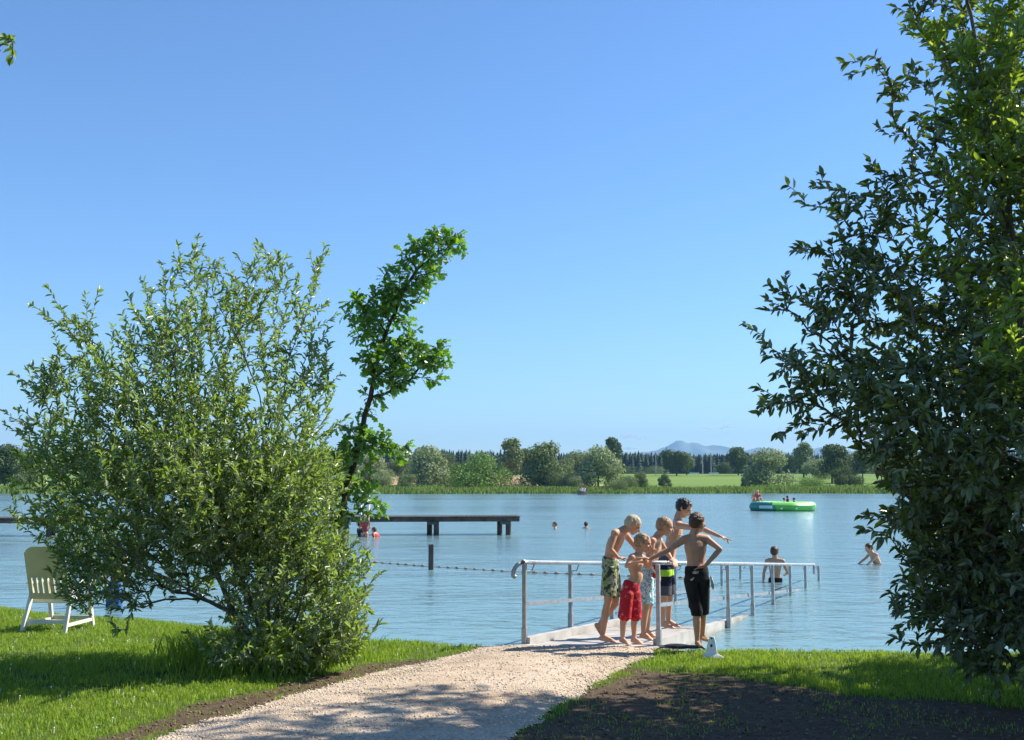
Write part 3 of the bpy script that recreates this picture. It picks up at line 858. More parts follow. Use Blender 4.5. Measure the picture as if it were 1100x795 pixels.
# ------------------------------------------------------------------ far shore
def clump_tree(kind, seed, H, W, mat, bark, name_only=False):
    """unit tree at origin: crown of many small leaf-clump faces, trunk with limbs; H total height, W crown width"""
    r = np.random.default_rng(seed)
    lobes = []
    nlb = {'round': 16, 'willow': 20, 'tall': 18, 'shrub': 10}[kind]
    z0 = {'round': .20, 'willow': .0, 'tall': .12, 'shrub': .0}[kind]
    for i in range(nlb):
        a = r.uniform(0, 6.283); q = r.random() ** .5
        zz = z0 + (1 - z0) * (r.random() * .78 + .1)
        tt = (zz - z0) / (1 - z0)
        prof = {'round': math.sin(math.pi * min(.97, tt * .85 + .15)) ** .6, 'willow': math.sin(math.pi * min(.97, tt * .62 + .35)) ** .6,
                'tall': .75 * math.sin(math.pi * min(.97, tt * .8 + .15)) ** .7, 'shrub': math.sin(math.pi * min(.97, tt * .6 + .38)) ** .6}[kind]
        rad = W / 2 * r.uniform(.32, .5)
        rr = max(0, W / 2 * prof - rad * .7) * q
        lobes.append((np.array([math.cos(a) * rr, math.sin(a) * rr, min(zz * H, H - rad * .75)]), rad))
    nq = 8000
    P = []; D = []
    for c, rad in lobes:
        m = nq // nlb
        d = r.normal(size=(m, 3)); d /= np.linalg.norm(d, axis=1, keepdims=True)
        q = r.random((m, 1)) ** .28
        bump = 1 + .18 * np.sin(d[:, :1] * 5 + seed) * np.sin(d[:, 1:2] * 6 + 1) + r.normal(0, .06, (m, 1))
        P.append(c + d * rad * q * bump * np.array([1, 1, .85])); D.append(d)
    P = np.concatenate(P); D = np.concatenate(D)
    keep = P[:, 2] > z0 * H * .35
    P, D = P[keep], D[keep]; n = len(P)
    nrm = D + r.normal(0, .55, (n, 3)); nrm /= np.linalg.norm(nrm, axis=1, keepdims=True)
    h = np.cross(nrm, r.normal(size=(n, 3))); h /= np.linalg.norm(h, axis=1, keepdims=True); v = np.cross(nrm, h)
    s = (H * .022 * r.uniform(.6, 1.5, n))[:, None]
    V = np.stack([P + h * s, P + v * s * .8, P - h * s * .9, P - v * s], 1).reshape(-1, 3)
    F = np.arange(4 * n).reshape(-1, 4)
    crown = np_mesh('crown', V, F, mat)
    trunk = None
    bm = bmesh.new()
    th = H * (.5 if kind != 'shrub' else .3)
    bm_cyl(bm, (0, 0, -.4), (0, 0, th), H * .028, H * .014, 8)
    for c, rad in lobes[:7]:
        bm_cyl(bm, (0, 0, th * r.uniform(.5, .95)), c, H * .010, H * .003, 5)
    trunk = bpy.data.meshes.new('trunk'); bm.to_mesh(trunk); bm.free(); trunk.materials.append(bark)
    return crown, trunk

far_pale = leaf_mat('far_willow_leaf', [(.19, .24, .11), (.26, .31, .16), (.33, .37, .22)], trans=.2, gloss=.7, tcol=(1.3, 1.4, .8), spec=.15)
far_green = leaf_mat('far_green_leaf', [(.11, .19, .045), (.15, .25, .06), (.20, .30, .08)], trans=.2, gloss=.7, tcol=(1.5, 1.5, .7), spec=.15)
far_dark = leaf_mat('far_dark_leaf', [(.06, .095, .03), (.085, .125, .04), (.12, .165, .06)], trans=.15, gloss=.7, tcol=(1.4, 1.4, .7), spec=.15)
far_mid = leaf_mat('far_mid_leaf', [(.12, .165, .065), (.16, .21, .085), (.21, .26, .12)], trans=.18, gloss=.7, tcol=(1.4, 1.4, .7), spec=.15)
MATS = {'p': far_pale, 'g': far_green, 'd': far_dark, 'm': far_mid}
# px centre, top y, base y, width px, distance, kind, colour, label
FT = [
 (8, 480, 526, 44, 185, 'round', 'd', 'dark round tree on the far shore at the left edge, seen past the willow bush'),
 (398, 490, 519, 38, 215, 'willow', 'p', 'pale grey willow on the far shore just left of the oak sapling tip'),
 (430, 494, 520, 30, 250, 'round', 'm', 'small darker tree behind between the two leftmost pale willows'),
 (456, 481, 524, 50, 184, 'willow', 'p', 'broad pale willow on the far shore right of the leaning oak'),
 (519, 489, 526, 64, 178, 'willow', 'g', 'wide dome shaped fresh green willow on the far shore'),
 (549, 472, 520, 30, 240, 'tall', 'm', 'tall slim tree standing behind the green dome shaped willow'),
 (584, 478, 524, 50, 186, 'willow', 'm', 'rugged grey green willow right of the green dome shaped one'),
 (609, 494, 522, 24, 230, 'round', 'm', 'small loose tree between two far willows above the straw field'),
 (642, 482, 525, 50, 182, 'willow', 'p', 'pale willow with ragged top left of the bright field'),
 (657, 472, 508, 26, 330, 'tall', 'd', 'dark pointed tree rising behind the ragged pale willow'),
 (726, 480, 511, 27, 330, 'round', 'd', 'dark round free standing tree between the tall white poles'),
 (792, 482, 511, 25, 330, 'round', 'd', 'dark tree at field edge just left of the grey domed willow'),
 (822, 484, 523, 46, 190, 'willow', 'p', 'grey green domed willow standing alone behind the green raft'),
 (803, 508, 522, 14, 196, 'shrub', 'm', 'small shrub at the left foot of the domed grey willow'),
 (862, 477, 514, 26, 290, 'tall', 'm', 'tall tree right of the grey domed willow behind the field'),
 (892, 480, 522, 34, 220, 'round', 'd', 'dark tree on the far shore beside the sallow twigs'),
 (925, 486, 520, 34, 225, 'round', 'm', 'far shore tree half hidden by the sallow twigs'),
 (968, 484, 522, 46, 215, 'willow', 'm', 'far shore willow hidden deepest behind the sallow'),
 (340, 486, 520, 40, 220, 'round', 'm', 'far shore tree glimpsed through the right side of the willow bush'),
 (290, 480, 522, 50, 200, 'willow', 'p', 'far shore willow behind the middle of the willow bush'),
 (225, 484, 520, 44, 230, 'round', 'd', 'dark far tree glimpsed through the willow bush'),
 (870, 513, 525, 34, 178, 'shrub', 'g', 'low rounded shrub by the reeds right of the raft'),
 (688, 508, 523, 20, 185, 'shrub', 'm', 'small grey shrub in the field behind the pointing boy'),
 (713, 510, 523, 13, 190, 'shrub', 'm', 'smallest shrub in the bright field, under the dark round tree'),
 (662, 516, 531, 26, 167, 'shrub', 'm', 'low bush leaning over the reeds at the water edge'),
 (480, 512, 525, 34, 185, 'shrub', 'd', 'dark shrub between broad pale willow and green dome willow'),
 (560, 515, 526, 40, 184, 'shrub', 'm', 'flat shrub at the foot of the rugged grey green willow'),
 (668, 500, 511, 34, 380, 'shrub', 'd', 'dark hedge like shrub at the forest edge left of the first pole'),
 (700, 501, 511, 30, 380, 'shrub', 'm', 'shrub at the forest edge behind the first white pole'),
 (412, 505, 524, 30, 190, 'shrub', 'p', 'pale shrub between the oak twigs and the broad pale willow'),
 (437, 510, 527, 26, 176, 'shrub', 'm', 'low shrub at the left foot of the broad pale willow'),
 (492, 500, 524, 40, 205, 'shrub', 'd', 'dark rounded shrub filling the gap left of the dome shaped willow'),
 (475, 488, 512, 34, 300, 'round', 'd', 'distant dark tree behind the gap between pale willow and dome willow'),
 (567, 484, 514, 36, 290, 'round', 'd', 'distant dark tree just right of the slim tall tree'),
 (603, 508, 525, 36, 182, 'shrub', 'm', 'low spreading shrub right of the rugged grey green willow'),
 (622, 486, 512, 40, 280, 'round', 'm', 'distant rounded tree left behind the ragged pale willow'),
 (618, 512, 526, 24, 178, 'shrub', 'p', 'small pale shrub by the reeds behind the rowing boat'),
 (673, 512, 526, 30, 178, 'shrub', 'm', 'shrub right of the ragged pale willow at the start of the bright field'),
 (737, 488, 511, 16, 335, 'round', 'm', 'small tree touching the right side of the dark round field tree'),
 (777, 497, 511, 22, 370, 'shrub', 'd', 'dark shrub at the forest edge left of the field edge tree'),
 (845, 490, 512, 26, 330, 'round', 'd', 'dark tree at the forest edge right behind the domed willow'),
 (878, 494, 518, 30, 240, 'round', 'p', 'pale tree low between the tall tree and the dark one'),
 (908, 500, 524, 34, 190, 'shrub', 'd', 'dark shrub at the far bank beneath the sallow twigs'),
 (30, 500, 524, 34, 200, 'shrub', 'm', 'far shrub beside the round tree at the left edge'),
]
for i, (px, ty, by, w, Y, kind, cm, lab) in enumerate(FT):
    x = (px - 550) / FPX * Y
    gz = float(ground_z(x, Y))
    top = at(px, ty, Y)[2]
    H = max(1.2, (top - gz) * 1.05); W = w / FPX * Y * 1.2
    crown, trunk = clump_tree(kind, 300 + i, H, W, MATS[cm], bark_b)
    nm = 'shrub' if kind == 'shrub' else ('willow_tree' if kind == 'willow' else 'broadleaf_tree')
    t = thing(nm, lab, 'shrub' if kind == 'shrub' else 'tree', (x, Y, gz), group='trees and shrubs along the far shore')
    link_mesh('crown', crown, t); link_mesh('trunk', trunk, t)

# reeds along the far bank
n = 26000
xr = RNG.uniform(-105, 105, n); yr = far_y(xr) + RNG.uniform(-1.5, 6, n)
reed = leaf_mat('reed', [(.08, .15, .03), (.14, .23, .05), (.20, .28, .08), (.24, .27, .11)], trans=.25, gloss=.7, spec=.1, tcol=(1.3, 1.3, .6))
blades('reeds', xr, yr, lambda x, y: np.maximum(ground_z(x, y), -.1), RNG.uniform(.45, .95, n) * (0.6 + .65 * fbm(xr, yr * 0, .15, 3)), RNG.uniform(.12, .3, n), RNG.uniform(0, .25, n), reed, 9,
       'belt of green reeds along the whole far waterline', 'reeds')
# rough tussocks and tall herbs behind the reeds
n = 16000
xr = RNG.uniform(-105, 105, n); yr = far_y(xr) + RNG.uniform(5, 22, n)
k = fbm(xr, yr, .09, 6) > .5 - .1 * (xr < 5)
xr, yr = xr[k], yr[k]
blades('rough_grass', xr, yr, ground_z, RNG.uniform(.3, .9, len(xr)), RNG.uniform(.15, .4, len(xr)), RNG.uniform(0, .5, len(xr)), reed, 10,
       'rough tall grass behind the reeds on the far bank', 'grass')

# stubble field strips (straw coloured) left of the bright meadow
straw = simple('stubble', [(.3, (.30, .22, .11)), (.7, (.42, .31, .17))], .3, .95, spec=.1)
for (xa, xb, ya, yb) in ((-34, 16, 188, 300), (-90, -50, 230, 300)):
    V, F = grid_sheet(np.linspace(xa, xb, 30), np.linspace(ya, yb, 20), lambda x, y: ground_z(x, y) + .35)
    V[:, 0] += 2 * np.sin(V[:, 1] / 9)
    tag(link_mesh('field', np_mesh('field', V, F, straw)), 'straw coloured stubble field behind the far willows', kind='structure')

# spruce forest at the back
def forest():
    r = np.random.default_rng(77)
    Vs = []; Fs = []; o = 0
    N_ = 7500
    x = r.uniform(-330, 330, N_); y = r.uniform(430, 500, N_) + 20 * np.sin(x / 60.)
    for i in range(N_):
        H = r.uniform(7.8, 10.2) * (0.84 + .32 * float(fbm(x[i], 0., .02, 4)))
        Wd = H * r.uniform(.18, .28)
        z0 = float(ground_z(x[i], y[i])) - .5
        tiers = 9; sd = 7
        for tt in range(tiers):
            f = tt / tiers
            rb_ = Wd * (1 - f) ** .85 * r.uniform(.85, 1.15); zb = z0 + H * (.02 + .96 * f); zt = zb + H * .20 * (1 - .3 * f)
            a = np.arange(sd * 2) / (sd * 2) * 6.283 + r.uniform(0, 1)
            rad = rb_ * np.where(np.arange(sd * 2) % 2, .55, 1.0) * r.uniform(.8, 1.2, sd * 2)
            ring = np.stack([x[i] + np.cos(a) * rad, y[i] + np.sin(a) * rad, zb + r.normal(0, .012 * H, sd * 2)], 1)
            Vs.append(ring); Vs.append([[x[i], y[i], min(zt, z0 + H * 1.03)]])
            k = np.arange(sd * 2)
            Fs.append(np.stack([o + k, o + (k + 1) % (sd * 2), np.full(sd * 2, o + sd * 2)], 1)); o += sd * 2 + 1
    return np.concatenate(Vs), np.concatenate(Fs)
V, F = forest()
spruce = simple('spruce', [(.3, (.028, .05, .034)), (.7, (.05, .08, .05))], .15, .9, spec=.1)
tag(link_mesh('forest', np_mesh('forest', V, F, spruce)), 'dark spruce forest standing as one wall behind the meadow', 'forest', kind='stuff')

# mountains
def mountains():
    Yc = 6400.
    xs = np.linspace(-4200, 4200, 420); ys = np.linspace(Yc - 450, Yc + 450, 24)
    prof = [(-3600, 120), (-3050, 215), (-2800, 190), (-2500, 120), (-1700, 70), (-300, 70), (300, 100), (488, 128), (700, 156), (760, 172), (850, 190), (895, 206), (925, 230), (990, 238), (1020, 226), (1070, 238), (1100, 231),
            (1139, 214), (1200, 194), (1302, 170), (1356, 165), (1400, 183), (1437, 191), (1500, 187), (1573, 172), (1700, 182), (1850, 200), (2200, 160), (2800, 190), (3600, 120)]
    px_, pz = zip(*prof)
    def zf(x, y):
        ridge = np.interp(x, px_, pz) * (.90 + .17 * fbm(x, x * 0, .02, 5, 5))
        v = 1 - np.abs(y - Yc) / 450
        return ridge * v ** .8 * (.85 + .3 * fbm(x, y, .006, 8)) * (v > 0) + 4
    return grid_sheet(xs, ys, zf)
V, F = mountains()
rock = simple('mountain_rock', [(.35, (.08, .12, .10)), (.6, (.20, .24, .26))], .004, .95, spec=.1, detail=8)
tag(link_mesh('mountains', np_mesh('mountains', V, F, rock)), 'pale blue mountain range on the horizon', kind='structure')

# poles and barrier on the meadow
white_paint = simple('white_paint', [(.3, (.62, .63, .62)), (.7, (.78, .78, .76))], 4, .5)
for px, ty, Y, lab in ((704, 486, 330, 'slim white pole at the forest edge left of the dark round tree'), (754, 491, 335, 'white floodlight pole right of the dark round tree, the nearer of a close pair'),
                       (763, 487, 338, 'taller white pole of the close pair right of the dark round tree'), (868, 492, 250, 'thin pale pole right of the grey domed willow')):
    x = (px - 550) / FPX * Y; gz = float(ground_z(x, Y)); top = at(px, ty, Y)[2]
    t = thing('pole', lab, 'pole', (x, Y, gz), group='pale poles on the meadow')
    bm = bmesh.new(); bm_cyl(bm, (0, 0, -.2), (0, 0, top - gz), .11, .06, 8); bm_obj('mast', bm, white_paint, t)
    bm = bmesh.new(); bm_box(bm, -.35, .35, -.1, .1, top - gz, top - gz + .14); bm_obj('bracket', bm, white_paint, t)
for px, lab in ((745, 'white low barrier board at the left of the pole pair'), (766, 'white low barrier board right beneath the pole pair')):
    Y = 325; x = (px - 550) / FPX * Y; gz = float(ground_z(x, Y))
    t = thing('barrier', lab, 'barrier', (x, Y, gz), group='white barriers on the meadow')
    bm = bmesh.new(); bm_box(bm, -1.45, 1.45, -.05, .05, .55, .95); bm_obj('board', bm, white_paint, t)
    for s_ in (-1.2, 0, 1.2):
        bm = bmesh.new(); bm_box(bm, s_ - .05, s_ + .05, .052, .12, -.2, .9); bm_obj('post', bm, white_paint, t)
# ------------------------------------------------------------------ haze
m, nt, out = new_mat('haze_air')
pv = N(nt, 'ShaderNodeVolumePrincipled')
pv.inputs['Color'].default_value = (0.30, 0.58, 0.88, 1)
pv.inputs['Density'].default_value = 0.00016
pv.inputs['Anisotropy'].default_value = 0.0
L(nt, pv.outputs[0], out.inputs['Volume'])
bm = bmesh.new(); bm_box(bm, -7200, 7200, -160, 7200, -7, 300)
tag(bm_obj('haze', bm, m), 'thin blue haze in the air over the lake', 'haze', kind='stuff')

m, nt, out = new_mat('cloud_vapour')
cv = N(nt, 'ShaderNodeBsdfDiffuse'); cv.inputs['Color'].default_value = (.8, .8, .8, 1)
ct = N(nt, 'ShaderNodeBsdfTransparent'); cm = N(nt, 'ShaderNodeMixShader')
tc = N(nt, 'ShaderNodeTexCoord'); cn = N(nt, 'ShaderNodeTexNoise'); cn.inputs['Scale'].default_value = .02; cn.inputs['Detail'].default_value = 6
L(nt, tc.outputs['Object'], cn.inputs['Vector'])
mr = N(nt, 'ShaderNodeMapRange'); mr.inputs['From Min'].default_value = .35; mr.inputs['From Max'].default_value = .7; mr.inputs['To Max'].default_value = .22
L(nt, cn.outputs['Fac'], mr.inputs['Value']); L(nt, mr.outputs[0], cm.inputs[0])
cl = N(nt, 'ShaderNodeBsdfTranslucent'); cl.inputs['Color'].default_value = (.9, .9, .9, 1); ca = N(nt, 'ShaderNodeMixShader'); ca.inputs[0].default_value = .5
L(nt, cv.outputs[0], ca.inputs[1]); L(nt, cl.outputs[0], ca.inputs[2])
L(nt, ct.outputs[0], cm.inputs[1]); L(nt, ca.outputs[0], cm.inputs[2]); L(nt, cm.outputs[0], out.inputs['Surface'])
bm = bmesh.new()
rc = random.Random(3)
for px, py, w, h in ((680, 469, 22, 5), (674, 467, 10, 5), (690, 470, 12, 4), (758, 458, 9, 5), (780, 457, 10, 5), (776, 460, 22, 2), (668, 482, 30, 3), (845, 471, 26, 3), (25, 455, 26, 6), (12, 462, 20, 5), (845, 461, 14, 4)):
    for _ in range(5):
        p_ = at(px + rc.uniform(-.4, .4) * w, py + rc.uniform(-.3, .3) * h, 9000 + rc.uniform(-100, 100)); k_ = 9000 / FPX
        bm_ell(bm, p_, ((w * .5 * k_ * rc.uniform(.5, 1), 0, 0), (0, 70, 0), (0, 0, h * .5 * k_ * rc.uniform(.6, 1))), 3)
tag(bm_obj('clouds', bm, m, smooth=True), 'small faint white clouds low above the horizon', 'clouds', kind='stuff')

# ------------------------------------------------------------------ access ramp and its railings
concrete = simple('ramp_deck', [(.3, (.30, .285, .26)), (.55, (.41, .395, .37)), (.75, (.50, .485, .46))], 3.5, .85, bump=.25, bscale=120, spec=.2, detail=8)
nt = concrete.node_tree
pb = [n_ for n_ in nt.nodes if n_.type == 'BSDF_PRINCIPLED'][0]; cin = pb.inputs['Base Color'].links[0].from_socket
ge = N(nt, 'ShaderNodeNewGeometry'); sx = N(nt, 'ShaderNodeSeparateXYZ'); L(nt, ge.outputs['Position'], sx.inputs[0])
n2 = N(nt, 'ShaderNodeTexNoise'); n2.inputs['Scale'].default_value = 5; n2.inputs['Detail'].default_value = 6; L(nt, ge.outputs['Position'], n2.inputs['Vector'])
ad = N(nt, 'ShaderNodeMath', operation='MULTIPLY_ADD'); L(nt, n2.outputs['Fac'], ad.inputs[0]); ad.inputs[1].default_value = .16; L(nt, sx.outputs['Z'], ad.inputs[2])
mr = N(nt, 'ShaderNodeMapRange'); mr.inputs['From Min'].default_value = .04; mr.inputs['From Max'].default_value = .15; mr.inputs['To Min'].default_value = .75; mr.inputs['To Max'].default_value = 0
L(nt, ad.outputs[0], mr.inputs['Value'])
mx = N(nt, 'ShaderNodeMix', data_type='RGBA'); L(nt, mr.outputs[0], mx.inputs['Factor']); L(nt, cin, mx.inputs['A']); mx.inputs['B'].default_value = (.17, .15, .09, 1)
L(nt, mx.outputs['Result'], pb.inputs['Base Color'])
galv = simple('galvanised_steel', [(.35, (.26, .28, .30)), (.65, (.40, .42, .44))], 14, .45, metal=.6, bump=.05, spec=.5)
galv_dull = simple('weathered_steel', [(.35, (.20, .21, .22)), (.65, (.32, .33, .34))], 14, .5, metal=.5, spec=.5)
DX, DY = 4.32, 9.5
UX = Vector((DX, DY, 0)).normalized()
SX = Vector((UX.y, -UX.x, 0))          # towards the right rail
Rst, Lst = (1.58, 12.2), (0.156, 12.3)
def rz_top(t): return 1.05 - .74 * t
def deck_z(t): return float(np.interp(t, [-.2, 0, .1, .3, .44, 1, 1.3], [.17, .15, .10, 0.0, -.09, -.60, -.85]))
def rail_pt(side, t, z):
    b = Rst if side == 'r' else Lst
    return Vector((b[0] + DX * t, b[1] + DY * t, z))
ramp = thing('access_ramp', 'pale sloping access ramp leading down into the lake between two steel railings', 'ramp', (0.9, 12.2, .15))
def ch(name, bm, mat, root, smooth=False, bevel=0):
    o = bm_obj(name, bm, mat, root, smooth, bevel)
    o.data.transform(Matrix.Translation(-root.location))
    return o
ts = [0, .07, .14, .21, .28, .35, .42, .49, .56, .65, .75, .85, .95, 1.05]
for a, b in zip(ts[:-1], ts[1:]):
    bm = bmesh.new()
    q = []
    g = .0012
    for t_ in (a + g, b - g):
        for sd in ('l', 'r'):
            p = rail_pt(sd, t_, deck_z(t_)); p += SX * (.05 if sd == 'l' else -.05)
            q.append(p)
    vs = [bm.verts.new(p) for p in q] + [bm.verts.new(p - Vector((0, 0, .12))) for p in q]
    for f in ((0, 1, 3, 2), (4, 6, 7, 5), (0, 4, 5, 1), (2, 3, 7, 6), (0, 2, 6, 4), (1, 5, 7, 3)):
        bm.faces.new([vs[i] for i in f])
    ch('deck_slab', bm, concrete, ramp)
for sd in ('l', 'r'):
    bm = bmesh.new()
    sg = -1 if sd == 'l' else 1
    for a, b in zip(ts[:-1], ts[1:]):
        pa = rail_pt(sd, a, deck_z(a)) + SX * (.0 if sd == 'l' else 0.0); pb = rail_pt(sd, b, deck_z(b))
        prof = [(-.045, -.20), (.045, -.20), (.045, .085), (-.045, .085)]
        va = [bm.verts.new(pa + SX * u + Vector((0, 0, w))) for u, w in prof]; vb = [bm.verts.new(pb + SX * u + Vector((0, 0, w))) for u, w in prof]
        for i in range(4): bm.faces.new((va[i], va[(i + 1) % 4], vb[(i + 1) % 4], vb[i]))
        if a == 0: bm.faces.new(va[::-1])
        if b == ts[-1]: bm.faces.new(vb)
    bmesh.ops.remove_doubles(bm, verts=bm.verts, dist=.0005)
    ch('kerb', bm, concrete, ramp)
# threshold plate where gravel meets the ramp
bm = bmesh.new(); 
pl0, pr0 = rail_pt('l', -.002, .162), rail_pt('r', -.002, .162)
vs = [bm.verts.new(v) for v in (pl0 + Vector((-.32, -.10, 0)), pr0 + Vector((.02, -.22, 0)), pr0 + Vector((.0, .02, .004)), pl0 + Vector((0, .02, .004)))]
vs += [bm.verts.new(v.co - Vector((0, 0, .1))) for v in vs]
for f in ((0, 1, 2, 3), (7, 6, 5, 4), (0, 4, 5, 1), (1, 5, 6, 2), (2, 6, 7, 3), (3, 7, 4, 0)): bm.faces.new([vs[i] for i in f])
ch('threshold_slab', bm, concrete, ramp)

for sd, lab in (('l', 'left steel railing of the ramp, its handrail curling down at the near end'), ('r', 'right steel railing of the ramp, in front of the boys and leading into the water')):
    st = rail_pt(sd, 0, deck_z(0))
    t = thing('railing', lab, 'railing', st, group='steel railings of the ramp')
    inn = SX * (.055 if sd == 'l' else -.055)
    sp_ = .1475 if sd == 'l' else .1425
    for i in range(8):
        tt = i * sp_
        bm = bmesh.new()
        zt = rz_top(tt); zb = deck_z(tt) - (.03 if i == 0 else .25)
        outw = -inn * 1.0
        p0 = rail_pt(sd, tt, zb) + outw * (0.35 if i == 0 else 1.45); p1 = Vector((p0.x, p0.y, zt - .015))
        Mx = Matrix.Translation(((p0 + p1) / 2)) @ Matrix.Rotation(math.atan2(UX.y, UX.x), 4, 'Z')
        bm_box(bm, -.022, .022, -.022, .022, -(p1.z - p0.z) / 2, (p1.z - p0.z) / 2, Mx)
        post = ch('post', bm, galv, t, bevel=.004)
        # lower sleeve
        bm = bmesh.new()
        sl = .22 if i == 0 else .5
        zs = p0.z + sl
        Mx = Matrix.Translation(Vector((p0.x, p0.y, (p0.z + zs) / 2))) @ Matrix.Rotation(math.atan2(UX.y, UX.x), 4, 'Z')
        bm_box(bm, -.028, .028, -.028, .028, -(zs - p0.z) / 2, (zs - p0.z) / 2, Mx)
        ch('sleeve', bm, galv, t, bevel=.004)
        bm = bmesh.new()
        hp = rail_pt(sd, tt + .012, rz_top(tt + .012)) + inn * .6
        pp = Vector((p1.x, p1.y, p1.z - .09)) 
        tube_path(bm, [pp, pp + UX * .10 + inn * .8, Vector((pp.x, pp.y, 0)) + UX * .12 + inn * 1.2 + Vector((0, 0, hp.z - .02))], .008, 6)
        ch('bracket', bm, galv, t)
    e = 8 * sp_ - sp_ + .01
    bm = bmesh.new()
    r0 = rail_pt(sd, -.012, rz_top(-.012)) + inn * .6
    r1 = rail_pt(sd, e, rz_top(e)) + inn * .6
    if sd == 'l':
        curl = [r0 + UX * .15 + Vector((0, 0, -.01)), r0 + Vector((-.045, -.02, -.012)), r0 + Vector((-.09, -.045, -.045)), r0 + Vector((-.115, -.06, -.09)), r0 + Vector((-.12, -.065, -.14)), r0 + Vector((-.10, -.055, -.155))]
        sweep(bm, curl[::-1] + [r0 + UX * 1.0 + Vector((0, 0, -.071)), r1], .024)
    else:
        sweep(bm, [r0, r0.lerp(r1, .9), r1, r1 + UX * .05 + Vector((0, 0, -.05)), r1 + UX * .05 + Vector((0, 0, -.18))], .024)
    ch('handrail', bm, galv, t, smooth=True)
    bm = bmesh.new()
    mo = -inn * (.45)
    bm_bar(bm, rail_pt(sd, 0, rz_top(0) - .455) + mo, rail_pt(sd, e, rz_top(e) - .445) + mo, .012, .042)
    ch('middle_rail', bm, galv, t)
    if sd == 'r':
        bm = bmesh.new()
        c = rail_pt('r', 2 * sp_, deck_z(.285) + .02) + UX * 0 - SX * .02
        bm_box(bm, c.x - .06, c.x + .03, c.y - .04, c.y + .04, c.z - .06, c.z + .02)
        ch('clamp', bm, galv_dull, t, bevel=.005)

# ------------------------------------------------------------------ wooden jetty, ladder
old_wood = simple('old_wood', [(.3, (.05, .045, .04)), (.6, (.10, .09, .08)), (.8, (.17, .155, .14))], 3, .9, bump=.4, stretch=(1, 6, 1), spec=.1)
jet = thing('jetty', 'long dark wooden jetty on paired posts standing out in the lake behind the bush', 'jetty', (0.25, 40.4, 0))
E0, E1 = Vector((.25, 40.4, .65)), Vector((-27, 38.6, .62))
jd = (E1 - E0).normalized(); js = Vector((jd.y, -jd.x, 0)).normalized()
n_b = 100; Lj = (E1 - E0).length
bm = bmesh.new()
for i in range(int(Lj / .16)):
    c = E0 + jd * (.08 + i * .16)
    vs = bm_box(bm, -.07, .07, -.75, .75, -.025 + random.uniform(-.004, .004), .02, Matrix.Translation(c) @ Matrix.Rotation(math.atan2(jd.y, jd.x), 4, 'Z'))
ch('deck', bm, old_wood, jet)
for w in (-.6, .6):
    bm = bmesh.new(); bm_bar(bm, E0 + js * w + Vector((0, 0, -.10)) + jd * .02, E1 + js * w + Vector((0, 0, -.10)), .10, .14); ch('side_beam', bm, old_wood, jet)
for dpos in (.42, 3.0, 6.2, 9.5, 13, 16.5, 20, 23.5, 26.8):
    c = E0 + jd * dpos
    for w, dd in ((-.55, 0), (.55, .25)):
        bm = bmesh.new(); p = c + js * w + jd * dd
        bm_cyl(bm, (p.x, p.y, -2.2), (p.x, p.y, .50), .105, .10, 10); ch('pile', bm, old_wood, jet)
    bm = bmesh.new(); bm_bar(bm, c + js * -.85 + jd * .12 + Vector((0, 0, -.22)), c + js * .85 + jd * .12 + Vector((0, 0, -.22)), .34, .09); ch('cross_beam', bm, old_wood, jet)
la = at(392, 560, 39.3)
lad = thing('bathing_ladder', 'pale metal bathing ladder hooked over the jetty behind the oak leaves', 'ladder', (la[0], la[1], 0))
for dx in (-.14, .14):
    bm = bmesh.new(); tube_path(bm, [(dx, .35, .68), (dx, .3, 1.35), (dx, .1, 1.4), (dx, 0, 1.2), (dx, -.05, -.9)], .022, 8); bm_obj('side_rail', bm, white_paint, lad, True)
for zz in (-.3, 0, .3):
    bm = bmesh.new(); bm_box(bm, -.13, .13, -.06, .02, zz, zz + .03); bm_obj('rung', bm, white_paint, lad)

# ------------------------------------------------------------------ marker post, float line
p = atz(463, 612, 0.0)
mp_ = thing('mooring_post', 'short square wooden post standing in the water at the float line', 'post', (p[0], p[1], 0))
bm = bmesh.new(); bm_box(bm, -.055, .055, -.055, .055, -1.6, .54); bm_obj('post', bm, old_wood, mp_, bevel=.01)
bm = bmesh.new(); bm_box(bm, -.062, .062, -.062, .062, .541, .56); bm_obj('cap', bm, galv_dull, mp_)
ropem = simple('rope', [(.3, (.25, .22, .18)), (.7, (.4, .36, .3))], 40, .9)
floatm = simple('float_weathered', [(.3, (.16, .12, .09)), (.7, (.34, .26, .2))], 9, .7)
pts = [Vector(atz(px, py, .0)) for px, py in ((-60, 579), (60, 583), (200, 590), (330, 598), (395, 604), (463, 609), (540, 614), (610, 617), (690, 620), (760, 622))]
fl = thing('float_line', 'rope with a row of small brown floats lying across the bathing water', 'float line', pts[5])
bm = bmesh.new()
dense = []
for a, b in zip(pts[:-1], pts[1:]):
    m_ = max(2, int((b - a).length / .25))
    for q in range(m_): dense.append(a.lerp(b, q / m_))
for a, b in zip(dense[:-1], dense[1:]): bm_cyl(bm, a + Vector((0, 0, .01)), b + Vector((0, 0, .01)), .007, .007, 5)
ch('rope', bm, ropem, fl)
acc = 0; k_ = 0
fme = None
